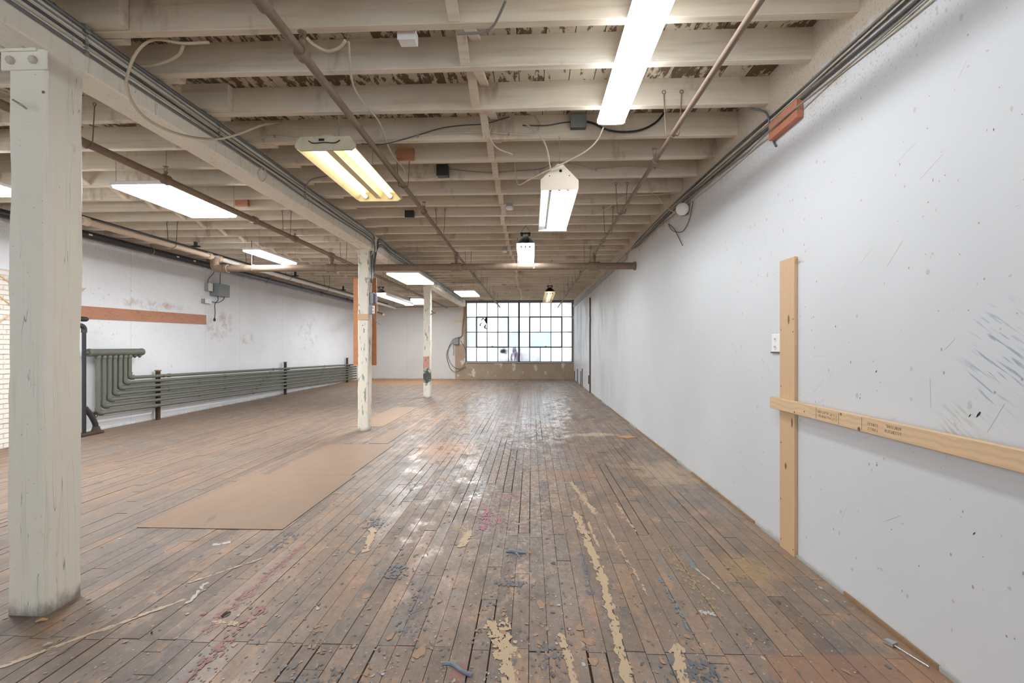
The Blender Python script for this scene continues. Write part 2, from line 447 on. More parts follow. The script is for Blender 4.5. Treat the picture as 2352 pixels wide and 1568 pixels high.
    simple = [
        ('subfloor', (58, 46, 38), 0.9, 0, 14, 0.2), ('pine', (222, 182, 134), 0.6, 0, 0, 0), ('rust_pipe', (132, 112, 94), 0.6, 0.0, 14, 0.5),
        ('pale_pipe', (206, 186, 162), 0.5, 0.0, 8, 0.2), ('black_pipe', (46, 48, 52), 0.35, 0.0, 10, 0.2), ('grey_duct', (104, 110, 124), 0.3, 0.5, 12, 0.2),
        ('radiator', (104, 106, 94), 0.5, 0.0, 12, 0.3), ('galv', (168, 168, 166), 0.4, 0.6, 20, 0.2), ('cable_grey', (140, 136, 130), 0.6, 0, 10, 0.2),
        ('cable_dark', (84, 86, 88), 0.5, 0.1, 10, 0.2), ('cable_cream', (206, 196, 178), 0.6, 0, 10, 0.2), ('cable_black', (44, 42, 40), 0.5, 0, 0, 0),
        ('armour', (122, 126, 130), 0.4, 0.5, 14, 0.2), ('armour_cream', (206, 192, 166), 0.5, 0.1, 14, 0.2), ('enamel', (236, 236, 232), 0.35, 0, 5, 0.1),
        ('old_enamel', (222, 208, 164), 0.4, 0, 6, 0.35), ('dirty_enamel', (206, 196, 172), 0.5, 0, 9, 0.5), ('endplate', (226, 212, 194), 0.5, 0, 7, 0.2), ('dark_metal', (66, 64, 62), 0.5, 0.4, 10, 0.2),
        ('steel_sash', (58, 56, 60), 0.55, 0.2, 12, 0.3), ('box_grey', (132, 138, 140), 0.45, 0.1, 6, 0.1), ('box_dark', (84, 84, 80), 0.5, 0.2, 8, 0.2), ('plastic_white', (238, 238, 236), 0.4, 0, 0, 0),
        ('lavender', (158, 150, 190), 0.5, 0, 0, 0), ('bolt', (204, 198, 184), 0.45, 0.1, 0, 0), ('chrome', (196, 198, 202), 0.22, 0.9, 0, 0), ('chalk', (198, 182, 168), 0.9, 0, 0, 0),
        ('ink', (96, 84, 76), 0.8, 0, 0, 0), ('void', (38, 32, 28), 0.9, 0, 0, 0), ('brown_board', (150, 118, 86), 0.75, 0, 18, 0.35), ('header_paint', (120, 114, 116), 0.6, 0, 5, 0.2),
        ('paint_blue', (128, 138, 150), 0.4, 0, 0, 0), ('brass', (178, 140, 92), 0.4, 0.5, 10, 0.2), ('jamb', (172, 170, 166), 0.6, 0, 6, 0.2), ('chip', (206, 160, 116), 0.8, 0, 0, 0), ('grime', (74, 58, 48), 0.9, 0, 14, 0.3), ('knot', (128, 84, 54), 0.6, 0, 0, 0),
        ('pvc', (232, 230, 224), 0.35, 0, 0, 0)]
    for nm, col, ro, me, sc, amt in simple:
        g = G(nm); c = srgb(*col)
        nrm = None
        if sc:
            n1 = g.noise(scale=sc, detail=5, rough=0.65)
            dk = tuple(v * 0.5 for v in c[:3]) + (1,); lt = tuple(min(1, v * 1.25) for v in c[:3]) + (1,)
            c = g.mix(g.math('MULTIPLY', g.step(n1, 0.5, 0.75), amt), c, dk)
            c = g.mix(g.math('MULTIPLY', g.step(n1, 0.5, 0.3), amt * 0.8), c, lt)
        M[nm] = g.done(c, ro, me)
    # rust streaks on the old fixture and pipes
    g = G('pine_grain')
    v = g.vadd(g.pos, (3.1, 0, 0))
    gr = g.n('ShaderNodeTexWave', {'Vector': g.mul(v, (1, 1, 1)), 'Scale': 9.0, 'Distortion': 7.0, 'Detail': 3.0, 'Detail Scale': 0.6}, outp='Fac', bands_direction='Z')
    f2 = g.noise(k=(30, 3, 60), scale=1.0, detail=3)
    c = g.mix(g.math('MULTIPLY', g.step(gr, 0.3, 0.95), 0.35), srgb(220, 190, 152), srgb(198, 158, 116))
    c = g.mix(g.math('MULTIPLY', g.step(f2, 0.55, 0.75), 0.3), c, srgb(194, 154, 114))
    M['pine_rail'] = g.done(c, 0.6)
    g = G('pine_upright')
    gr = g.n('ShaderNodeTexWave', {'Vector': g.mul(g.pos, (1, 1, 0.12)), 'Scale': 14.0, 'Distortion': 5.0, 'Detail': 3.0, 'Detail Scale': 0.6}, outp='Fac', bands_direction='Y')
    c = g.mix(g.math('MULTIPLY', g.step(gr, 0.3, 0.95), 0.4), srgb(212, 178, 140), srgb(190, 152, 114))
    kn = g.math('MAXIMUM', g.blob(3.55, 1.69, 0.016, 0.045, 'yz', 0.5), g.math('MAXIMUM', g.blob(3.505, 0.95, 0.015, 0.045, 'yz', 0.5), g.blob(3.59, 0.62, 0.018, 0.03, 'yz', 0.5)))
    c = g.mix(kn, c, srgb(128, 84, 54))
    M['pine_upright'] = g.done(c, 0.6)
    for nm, a, b in (('orange_ply', srgb(186, 132, 102), srgb(150, 98, 72)), ('orange_panel', srgb(196, 134, 92), srgb(170, 104, 64)), ('red_ply', srgb(188, 124, 96), srgb(164, 100, 76))):
        g = G(nm)
        wv = g.noise(k=(1.5, 1.5, 5), scale=1.4, detail=3, dist=1.5)
        ln = g.step(g.math('ABSOLUTE', g.math('SUBTRACT', g.math('FRACT', g.math('MULTIPLY', wv, 5.0)), 0.5)), 0.12, 0.02)
        M[nm] = g.done(g.mix(g.math('MULTIPLY', ln, 0.55), a, b), 0.6)
    g = G('floor_plywood')
    wv = g.noise(k=(3, 0.9, 1), scale=2.0, detail=5, dist=1.0)
    med = g.noise(scale=3.0, detail=6, rough=0.7)
    c = g.mix(wv, srgb(152, 124, 100), srgb(136, 110, 88))
    c = g.mix(g.math('MULTIPLY', g.step(med, 0.55, 0.72), 0.45), c, srgb(132, 114, 98))
    ln = g.step(g.math('ABSOLUTE', g.math('SUBTRACT', g.noise(k=(1.2, 10, 1), scale=1.6, detail=2), 0.5)), 0.006, 0.001)
    c = g.mix(g.math('MULTIPLY', ln, 0.4), c, srgb(120, 92, 74))
    c = g.mix(g.math('MULTIPLY', g.streak((-2.82, 4.2), (-2.72, 3.86), 0.03, g.noise(k=(30, 10, 1), scale=1.0)), 0.7), c, srgb(112, 100, 92))
    M['floor_ply'] = g.done(c, 0.6)
    # ---- painted brick
    g = G('white_brick')
    r = g.n('ShaderNodeObjectInfo', outp='Random')
    n1 = g.noise(scale=20, detail=4)
    c = g.mix(r, srgb(232, 226, 218), srgb(240, 236, 230))
    c = g.mix(g.math('MULTIPLY', g.step(n1, 0.6, 0.72), 0.6), c, srgb(196, 160, 132))
    M['brick'] = g.done(c, 0.8, normal=g.bump(n1, 0.4, 0.005))
    g = G('mortar')
    M['mortar'] = g.done(g.mix(g.noise(scale=9), srgb(206, 176, 148), srgb(226, 214, 200)), 0.9)
    # ---- light sources
    for nm, col, st in (('led_glow', (0.93, 0.97, 1.0, 1), LED), ('led_bright', (0.93, 0.97, 1.0, 1), LED * 1.7), ('strip_glow', (0.93, 0.97, 1.0, 1), LED * 0.55), ('tube_glow', (0.92, 0.97, 1.0, 1), TUBE), ('tube_warm', (1.0, 0.92, 0.74, 1), 7.0)):
        g = G(nm)
        e = g.n('ShaderNodeEmission', {'Color': col, 'Strength': st})
        g.t.links.new(e, g.out.inputs[0]); M[nm] = g.m
    g = G('pane_fill')  # bright diffusing panes for the fill windows added behind the camera
    tr = g.n('ShaderNodeBsdfTranslucent', {'Color': (0.97, 0.97, 0.97, 1)})
    g.t.links.new(tr, g.out.inputs[0]); M['pane_fill'] = g.m
    # ---- frosted panes
    for nm, tint in (('pane_white', (0.791, 0.791, 0.785)), ('pane_blue', (0.604, 0.643, 0.648)), ('pane_pale', (0.662, 0.674, 0.678)), ('pane_green', (0.662, 0.678, 0.674)), ('pane_yellow', (0.685, 0.685, 0.662)),
                     ('pane_mould', (0.685, 0.685, 0.680)), ('pane_violet', (0.656, 0.643, 0.662)), ('pane_sticker', (0.692, 0.692, 0.685))):
        g = G(nm)
        n1 = g.noise(scale=3.0, detail=4)
        c = g.mix(g.step(n1, 0.4, 0.75), tint + (1,), tuple(v * 0.9 for v in tint) + (1,))
        if nm == 'pane_mould':
            w = g.noise(scale=6, detail=4)
            c = g.mix(g.blob(-1.25, 1.27, 0.22, 0.17, 'xz', 0.8, w), c, (0.10, 0.11, 0.09, 1))
        if nm == 'pane_violet':
            w = g.noise(k=(3, 1, 1), scale=3, detail=4)
            c = g.mix(g.math('MULTIPLY', g.step(w, 0.42, 0.65), g.step(g.math('ADD', g.xyz['X'], g.math('MULTIPLY', w, 0.5)), 0.05, -0.5)), c, (0.20, 0.16, 0.20, 1))
        tr = g.n('ShaderNodeBsdfTranslucent', {'Color': c})
        gl = g.n('ShaderNodeBsdfGlossy', {'Color': (0.8, 0.8, 0.8, 1), 'Roughness': 0.25})
        mx = g.n('ShaderNodeMixShader', {0: 0.05, 1: tr, 2: gl})
        g.t.links.new(mx, g.out.inputs[0]); M[nm] = g.m

build_materials()

# ------------------------------------------------------------------ the room shell
XL, XR, YB, YF = -7.70, 1.885, 21.5, -3.0      # left wall, right wall, window wall, wall behind the camera

def zj(y): return 3.405 + 0.0063 * y           # underside of the roof joists (the roof rises gently to the back)
JH = 0.215                                     # joist height

def xbeam(y): return -2.80 - 0.0152 * (y - 2.65)

floor = MB().box(XL - 0.2, XR + 0.2, YF - 0.2, YB + 0.2, -0.06, -0.007).build('floor', M['subfloor'])
tag(floor, 'worn narrow timber floor boards with paint stains running to the window', 'floor', kind='structure')

def unit_box(name, mat):
    me = bpy.data.meshes.new(name)
    v = [(0, 0, -1), (1, 0, -1), (1, 1, -1), (0, 1, -1), (0, 0, 0), (1, 0, 0), (1, 1, 0), (0, 1, 0)]
    me.from_pydata(v, [], [(4, 5, 6, 7), (0, 1, 5, 4), (1, 2, 6, 5), (2, 3, 7, 6), (3, 0, 4, 7)])
    me.materials.append(mat); me.update()
    return me

boards = []
bw = 0.0949
ns = int((XR - XL) / bw)
rf = random.Random(3)
for i in range(ns + 1):
    x0 = XL + i * bw
    if x0 > XR - 0.02: continue
    x1 = min(x0 + bw, XR - 0.001)
    y = YF - rf.uniform(0, 1.2)
    brk = 2.36 + (0.012 if i % 3 else -0.004)       # straight seam close to the camera
    while y < YB:
        L = rf.choice((0.45, 0.7, 0.9, 1.1, 1.35, 1.7, 2.2)) * rf.uniform(0.85, 1.15)
        e = y + L
        if y < brk < e and -3.0 < x0 < 1.3: e = brk
        if 0 < YB - e < 0.3: e = YB
        y1 = min(e, YB)
        if y1 - max(y, YF) > 0.02: boards.append((x0, x1, max(y, YF), y1))
        y = e
def board_size(b):
    x, y = (b[0] + b[1]) / 2, (b[2] + b[3]) / 2
    yn = max(b[2], 1.75)
    if b[3] < 2.15 or abs(x + 0.04 * y) > 1.12 * max(y, 0.1) : return 0
    return (b[1] - b[0]) * (1 / yn - 1 / b[3]) / max(yn, 0.5) if b[3] > yn else 0
order = sorted(range(len(boards)), key=lambda k: -board_size(boards[k]))
near = set(order[:300])
ub = unit_box('floor_board', M['floor'])
rest = MB()
for k, (x0, x1, y0, y1) in enumerate(boards):
    gx = rf.uniform(0.0008, 0.0022); gy = rf.uniform(0.001, 0.003)
    if rf.random() < 0.06: gx += 0.005
    dz = rf.uniform(-0.0016, 0.0016)
    a0, a1, b0, b1 = x0 + gx, x1 - gx, y0 + gy, y1 - gy
    if k in near:
        link('floor_board', ub, floor, (a0, b0, dz), (a1 - a0, b1 - b0, 0.02))
    else:
        z = dz
        rest.add([(a0, b0, z - .02), (a1, b0, z - .02), (a1, b1, z - .02), (a0, b1, z - .02), (a0, b0, z), (a1, b0, z), (a1, b1, z), (a0, b1, z)],
                 [(4, 5, 6, 7), (0, 1, 5, 4), (1, 2, 6, 5), (2, 3, 7, 6), (3, 0, 4, 7)])
o = rest.build('floor_boards', M['floor'], floor); o['kind'] = 'stuff'

wall_right = MB().box(XR, XR + 0.25, YF - 0.25, YB + 0.3, -0.06, 3.80).build('wall_right', M['wall_right'])
tag(wall_right, 'long white painted wall on the right with scuffs and nail holes', 'wall', kind='structure')
wall_left = MB().box(XL - 0.25, XL, YF - 0.25, YB + 0.3, -0.06, 3.80).build('wall_left', M['wall_left'])
tag(wall_left, 'stained white wall on the left behind the pipe radiator', 'wall', kind='structure')

# painted brick stretch of the left wall beside the first post
mo = MB().box(XL - 0.001, XL + 0.004, 5.0, 7.05, 0.0, 2.62).build('mortar_bed', M['mortar'], wall_left)
ubk = bpy.data.meshes.new('brick')
ubk.from_pydata([(0, 0, 0), (0, 1, 0), (0, 1, 1), (0, 0, 1), (1, .02, .06), (1, .98, .06), (1, .98, .94), (1, .02, .94)], [],
                [(4, 5, 6, 7), (0, 1, 5, 4), (1, 2, 6, 5), (2, 3, 7, 6), (3, 0, 4, 7)])
ubk.materials.append(M['brick']); ubk.update()
rb = random.Random(5)
for c in range(36):
    z = 0.008 + c * 0.0722
    y = 5.03 - (0.11 if c % 2 else 0)
    while y < 7.0:
        y0 = max(y, 5.02); y1 = min(y + 0.225, 7.03)
        if y1 - y0 > 0.04:
            link('brick', ubk, wall_left, (XL + 0.003, y0 + 0.005, z), (0.012 + rb.uniform(0, .004), y1 - y0 - 0.01, 0.0605))
        y += 0.235

# ---- dried paint trodden into the floor: thin flecks, one film per splash
rp = random.Random(17)
FL = {}
def film_mat(col):
    if col not in FL:
        g = G('floor_paint_%d_%d_%d' % col); FL[col] = g.done(srgb(*col), 0.55)
    return FL[col]
def fleck(b, x, y, s, el, ang=0.0):
    n = 7; z = 0.0021 + rp.uniform(0, 0.0004); ca, sa = math.cos(ang), math.sin(ang)
    P = []
    for k in range(n):
        t = 2 * math.pi * k / n; r = s * rp.uniform(0.45, 1.25)
        u, v = r * math.cos(t), r * el * math.sin(t)
        P.append((x + u * ca - v * sa, y + u * sa + v * ca, z))
    b.add(P, [list(range(n))])
def splash(p0, p1, w, col, n, s=0.012, el=1.8, sig=0.5):
    b = MB(); dx, dy = p1[0] - p0[0], p1[1] - p0[1]; ang = math.atan2(dy, dx) - math.pi / 2
    for _ in range(n):
        t = rp.random(); q = rp.gauss(0, sig) * w
        L = math.hypot(dx, dy) or 1
        fleck(b, p0[0] + dx * t - dy / L * q, p0[1] + dy * t + dx / L * q, s * rp.uniform(0.3, 1.2), el * rp.uniform(0.7, 1.6), ang)
    b.build('paint_splash', film_mat(col), floor)['kind'] = 'stuff'
CR = (198, 172, 140); PW = (196, 190, 182)
splash((0.40, 4.35), (0.46, 3.05), 0.028, CR, 260, 0.013, 2.6); splash((0.46, 3.15), (0.425, 2.0), 0.020, CR, 240, 0.012, 2.6)
splash((0.43, 5.3), (0.57, 4.3), 0.022, CR, 150, 0.012, 2.6); splash((0.48, 4.1), (0.50, 3.6), 0.010, CR, 60, 0.008, 3)
splash((0.62, 4.1), (0.70, 2.9), 0.010, CR, 90, 0.007, 3); splash((0.80, 4.6), (0.84, 3.9), 0.012, CR, 60, 0.008, 3)
splash((-2.75, 1.75), (-2.05, 2.75), 0.014, CR, 190, 0.009, 2.8); splash((-0.20, 2.60), (-0.12, 2.3), 0.06, CR, 130, 0.014, 1.2); splash((-0.13, 2.36), (-0.08, 2.02), 0.035, CR, 110, 0.014, 1.6)
splash((-1.30, 3.9), (-1.2, 3.45), 0.03, CR, 110, 0.014, 1.8); splash((-0.50, 3.85), (-0.53, 3.55), 0.028, CR, 110, 0.014, 1.6); splash((-0.56, 3.98), (-0.5, 3.7), 0.05, CR, 60, 0.008, 1.4)
splash((-2.2, 2.9), (-1.9, 3.3), 0.012, CR, 50, 0.008, 3); splash((1.1, 3.3), (1.18, 2.9), 0.008, CR, 40, 0.007, 3); splash((0.72, 2.42), (0.66, 2.05), 0.025, CR, 110, 0.014, 1.8)
splash((0.16, 2.5), (0.2, 2.0), 0.02, CR, 80, 0.012, 2); splash((0.95, 2.74), (1.02, 2.72), 0.02, PW, 40, 0.009, 1); splash((-1.75, 2.55), (-1.55, 2.5), 0.014, CR, 40, 0.009, 1.5)
splash((-2.0, 2.72), (-2.06, 2.95), 0.01, PW, 30, 0.012, 1.2); splash((-2.38, 3.5), (-2.3, 3.56), 0.02, PW, 30, 0.012, 1.2)
for col, items in {(169, 115, 128): [(-0.40, 4.15, 0.045, 0.26, 150), (-0.2, 4.75, 0.14, 0.12, 60), (-0.28, 4.1, 0.03, 0.1, 30)], (155, 107, 101): [(-1.72, 3.0, 0.03, 0.55, 190), (-1.55, 2.35, 0.03, 0.35, 120), (-0.34, 2.15, 0.035, 0.10, 60), (-1.1, 5.1, 0.3, 0.2, 70)],
                   (108, 109, 115): [(0.75, 2.2, 0.08, 0.11, 130), (-0.12, 3.02, 0.08, 0.03, 50), (-0.9, 3.15, 0.07, 0.09, 60), (0.36, 3.2, 0.02, 0.3, 70), (-0.66, 2.7, 0.06, 0.25, 70), (-1.35, 4.0, 0.09, 0.12, 70), (-1.9, 3.6, 0.1, 0.2, 60), (0.1, 2.3, 0.1, 0.1, 40), (-0.95, 2.1, 0.15, 0.12, 50)],
                   (120, 133, 135): [(1.1, 3.35, 0.02, 0.16, 50), (0.83, 2.85, 0.012, 0.3, 50), (0.9, 3.3, 0.015, 0.2, 30)], (165, 140, 104): [(1.02, 3.2, 0.05, 0.45, 130), (-0.6, 3.9, 0.04, 0.05, 40), (1.45, 3.3, 0.16, 0.22, 90)], (144, 119, 121): [(0.28, 3.9, 0.18, 0.16, 110), (-0.2, 4.0, 0.2, 0.14, 70)]}.items():
    for cx, cy, rx, ry, n in items: splash((cx, cy - ry), (cx, cy + ry), rx, col, n, 0.010, 1.7, 0.6)
for col, n, s in (((188, 180, 170), 1100, 0.005), ((184, 162, 136), 1000, 0.007), ((112, 110, 112), 1800, 0.010), ((92, 82, 76), 1600, 0.006), ((170, 134, 106), 1500, 0.013), ((184, 184, 188), 900, 0.006)):
    b = MB()
    for _ in range(n):
        y = 1.9 + 7.5 * rp.random() ** 1.7
        x = rp.gauss(-0.2, 1.1) if rp.random() < 0.75 else rp.uniform(-1.1 * y, 1.85)
        if -3.3 < x < -2.0 and 3.8 < y < 7.2 or x > 1.86 or x < -7.6: continue
        fleck(b, x, y, s * rp.uniform(0.25, 1.0) * (2.2 if rp.random() < 0.05 else 1), rp.uniform(0.5, 2.2), rp.uniform(-0.5, 0.5))
    b.build('paint_specks', film_mat(col), floor)['kind'] = 'stuff'

# ---- nail holes, chips and pencil scratches on the long walls
def wall_marks(xw, sgn, parent, y0, y1, n, seed):
    r = random.Random(seed)
    for col, cnt, s in (((112, 102, 94), n // 2, 0.0038), ((168, 160, 150), n * 3, 0.005), ((196, 192, 186), n * 3, 0.010)):
        b = MB()
        for _ in range(cnt):
            y = y0 + (y1 - y0) * r.random() ** 1.5; z = r.uniform(0.15, 3.0); q = s * r.uniform(0.35, 1.3)
            el = r.uniform(0.5, 2.0)
            b.add([(xw + sgn * 0.0006, y + q * math.cos(k * 1.2566 + el) * r.uniform(.6, 1.2), z + q * el * math.sin(k * 1.2566 + el) * r.uniform(.6, 1.2)) for k in range(5)], [[0, 1, 2, 3, 4]])
        b.build('wall_marks', film_mat(col), parent)['kind'] = 'stuff'
    b = MB()
    for _ in range(n):
        y = y0 + (y1 - y0) * r.random() ** 1.3; z = r.uniform(0.3, 3.0); L = r.uniform(0.02, 0.16); a = r.gauss(0.7, 0.5)
        d = Vector((0, math.cos(a), -math.sin(a))); nn = Vector((0, d.z, -d.y)) * 0.0007
        p = Vector((xw + sgn * 0.0006, y, z))
        b.add([p + nn, p - nn, p + d * L - nn, p + d * L + nn], [[0, 1, 2, 3]])
    b.build('wall_scratches', film_mat((170, 166, 160)), parent)['kind'] = 'stuff'
wall_marks(XR, -1, wall_right, 1.4, 16.0, 150, 31)
wall_marks(XL, 1, wall_left, 7.4, 20.0, 130, 32)
b = MB()
for y, z, s in ((2.10, 1.21, 0.016), (2.14, 1.20, 0.009), (2.12, 0.70, 0.009), (2.83, 1.20, 0.006), (2.70, 1.36, 0.008), (3.05, 1.62, 0.006)):
    b.add([(XR - 0.001, y + s * 0.7 * math.cos(k * 1.0472 + y), z + s * math.sin(k * 1.0472 + y * 3) * (0.8 if k % 2 else 1)) for k in range(6)], [[0, 1, 2, 3, 4, 5]])
b.build('nail_holes', M['void'], wall_right)['kind'] = 'stuff'

# window wall
WX0, WX1, WZ0, WZ1 = -2.96, 1.83, 0.765, 3.47
b = MB()
b.box(XL, -3.45, YB, YB + 0.25, -0.06, 3.80)
b.box(-3.45, -3.06, YB, YB + 0.25, 1.58, 3.80)
wall_back = b.build('wall_back', M['wall_back'])
tag(wall_back, 'off white end wall left of the steel window', 'wall', kind='structure')
b = MB()
b.box(-3.45, XR, YB, YB + 0.25, -0.06, WZ0)
b.box(-3.45, -3.06, YB, YB + 0.25, WZ0, 1.58)
b.box(-3.06, WX0, YB, YB + 0.25, WZ0, 3.80)
b.box(WX1, XR, YB, YB + 0.25, WZ0, 3.80)
b.box(WX0, WX1, YB, YB + 0.25, WZ1, 3.80)
b.build('concrete_surround', M['concrete'], wall_back)
MB().box(WX0 - 0.05, WX1 + 0.03, YB - 0.05, YB + 0.02, WZ0 - 0.035, WZ0 + 0.015, 0.006).build('sill', M['jamb'], wall_back)
MB().box(WX0 - 0.1, WX1 + 0.05, YB - 0.03, YB + 0.01, WZ1 - 0.02, WZ1 + 0.08, 0.004).build('lintel', M['header_paint'], wall_back)

# wall behind the camera, with two assumed windows added as fill light
b = MB()
b.box(XL, -7.5, YF - 0.25, YF, -0.06, 3.80); b.box(-3.3, -2.4, YF - 0.25, YF, -0.06, 3.80); b.box(1.8, XR, YF - 0.25, YF, -0.06, 3.80)
b.box(-7.5, 1.8, YF - 0.25, YF, -0.06, 0.7); b.box(-7.5, 1.8, YF - 0.25, YF, 3.33, 3.80)
wall_front = b.build('wall_front', M['wall_back'])
tag(wall_front, 'white wall behind the viewpoint holding the two added fill windows', 'wall', kind='structure')

def steel_window(name, label, x0, x1, z0, z1, y, detailed):
    w = empty(name, ((x0 + x1) / 2, y, z0), label, 'window', kind='structure')
    C, R = 10, 4
    cw = (x1 - x0) / C; rh = (z1 - z0) / R
    f = MB(); t = 0.035
    f.box(x0, x1, y - 0.02, y + 0.03, z0, z0 + t); f.box(x0, x1, y - 0.02, y + 0.03, z1 - t, z1)
    f.box(x0, x0 + t, y - 0.02, y + 0.03, z0, z1); f.box(x1 - t, x1, y - 0.02, y + 0.03, z0, z1)
    f.build('window_frame', M['steel_sash'], w)
    merged = {(6, 1)}        # one wide pane where a bar is missing
    for i in range(1, C):
        th = 0.07 if i == 5 else 0.026
        if i == 7 and detailed:
            MB().box(x0 + i * cw - th / 2, x0 + i * cw + th / 2, y - 0.012, y + 0.014, z0 + 2 * rh, z1).build('glazing_bar', M['steel_sash'], w)
            MB().box(x0 + i * cw - th / 2, x0 + i * cw + th / 2, y - 0.012, y + 0.014, z0, z0 + rh).build('glazing_bar', M['steel_sash'], w)
        else:
            MB().box(x0 + i * cw - th / 2, x0 + i * cw + th / 2, y - 0.012, y + 0.014, z0, z1).build('glazing_bar', M['steel_sash'], w)
    for j in range(1, R):
        MB().box(x0, x1, y - 0.012, y + 0.014, z0 + j * rh - 0.013, z0 + j * rh + 0.013).build('glazing_bar', M['steel_sash'], w)
    # two opening lights with heavier frames
    for a in (1, 6):
        s = MB(); q = 0.052
        xa, xb, za, zb = x0 + a * cw, x0 + (a + 3) * cw, z0 + rh, z0 + 3 * rh
        s.box(xa - q / 2, xa + q / 2, y - 0.03, y + 0.012, za, zb); s.box(xb - q / 2, xb + q / 2, y - 0.03, y + 0.012, za, zb)
        s.box(xa, xb, y - 0.03, y + 0.012, za - q / 2, za + q / 2); s.box(xa, xb, y - 0.03, y + 0.012, zb - q / 2, zb + q / 2)
        v = s.build('vent_frame', M['steel_sash'], w)
        MB().box((xa + xb) / 2 - 0.03, (xa + xb) / 2 + 0.03, y - 0.06, y - 0.025, za - 0.005, za + 0.05).build('window_latch', M['steel_sash'], v)
    tint = {(0, 2): 'pane_yellow', (4, 1): 'pane_blue', (3, 1): 'pane_pale', (0, 1): 'pane_green', (6, 1): 'pane_blue', (3, 0): 'pane_mould', (4, 0): 'pane_violet', (5, 0): 'pane_violet', (6, 0): 'pane_green', (1, 2): 'pane_sticker', (2, 1): 'pane_pale', (3, 2): 'pane_pale'}
    for i in range(C):
        for j in range(R):
            if (i, j) == (7, 1) and detailed: continue
            wd = 2 if (i, j) in merged and detailed else 1
            m = M[tint.get((i, j), 'pane_white') if detailed else 'pane_fill']
            p = MB().box(x0 + i * cw + 0.006, x0 + (i + wd) * cw - 0.006, y + 0.001, y + 0.006, z0 + j * rh + 0.006, z0 + (j + 1) * rh - 0.006).build('pane', m, w)
    return w, cw, rh
w1, cw, rh = steel_window('window_1', 'wide steel framed window of frosted panes at the far end', WX0, WX1, WZ0, WZ1, YB + 0.03, True)
steel_window('fill_window_2', 'assumed steel framed window added behind the viewpoint as fill light', -2.4, 1.8, 0.7, 3.33, YF - 0.05, False)  # unseen pair, added to brighten the faces turned towards the camera
steel_window('fill_window_3', 'assumed steel framed window added behind the viewpoint in the left bay as fill light', -7.5, -3.3, 0.7, 3.33, YF - 0.05, False)
# black paper scraps stuck on one pane
sx = WX0 + 1 * cw; sz = WZ0 + 2 * rh; ky = YB + 0.028
def scrap(pts): MB().prism([(sx + a * cw, ky, sz + c * rh) for a, c in pts], (0, -0.002, 0)).build('paper_scrap', M['void'], w1)
scrap([(0.99, 0.97), (0.85, 0.97), (0.82, 0.88), (0.68, 0.85), (0.74, 0.8), (0.80, 0.74), (0.87, 0.62), (0.97, 0.56)])
scrap([(0.72, 0.94), (0.60, 0.94), (0.46, 0.86), (0.43, 0.79), (0.49, 0.78), (0.54, 0.86), (0.66, 0.86)])
scrap([(0.44, 0.63), (0.50, 0.63), (0.38, 0.49), (0.42, 0.42), (0.36, 0.40), (0.28, 0.48)])
scrap([(0.86, 0.54), (0.90, 0.48), (0.86, 0.37), (0.80, 0.33), (0.97, 0.24), (0.98, 0.20), (0.72, 0.27), (0.70, 0.42), (0.78, 0.41)])

# bottom edge of the right wall: bare wood strip behind the missing baseboard
bb = empty('baseboard_right', (XR, 8, 0), 'narrow bare wood strip along the foot of the right wall', 'baseboard', kind='structure')
y = 1.5; k = 0
rbb = random.Random(9)
while y < 15.2:
    L = rbb.uniform(0.35, 1.3); h = rbb.uniform(0.018, 0.036)
    MB().box(XR - 0.008 - rbb.uniform(0, .004), XR, y, min(y + L, 15.3), 0.0, h, 0.002).build('strip', M['brown_board'] if rbb.random() < 0.6 else M['jamb'], bb)
    y += L + rbb.choice((0, 0, 0.02, 0.12))
MB().box(XR - 0.03, XR, 9.5, YB, 3.205, 3.31, 0.004).build('trim_1', M['jamb'])
tag(bpy.data.objects['trim_1'], 'grey wooden ledge along the top of the right wall near the window', 'trim', kind='structure')

# ------------------------------------------------------------------ ceiling: deck boards, joists, cross bridging
def slab(b, x0, x1, y0, y1, d0, d1):
    """box that follows the roof slope; d0, d1 = heights above the joist underside"""
    b.hexa([(x0, y0, zj(y0) + d0), (x1, y0, zj(y0) + d0), (x1, y1, zj(y1) + d0), (x0, y1, zj(y1) + d0),
            (x0, y0, zj(y0) + d1), (x1, y0, zj(y0) + d1), (x1, y1, zj(y1) + d1), (x0, y1, zj(y1) + d1)])
    return b
ceiling = slab(MB(), XL - 0.25, XR + 0.25, YF - 0.25, YB + 0.3, JH + 0.026, JH + 0.10).build('ceiling', M['void'])
tag(ceiling, 'open timber roof of pale joists under flaking boards', 'ceiling', kind='structure')
x = XL
while x < XR - 0.02:
    x1 = min(x + 0.2, XR)
    slab(MB(), x + 0.003, x1 - 0.003, YF, YB, JH, JH + 0.022).build('deck_board', M['deck'], ceiling)
    x += 0.2

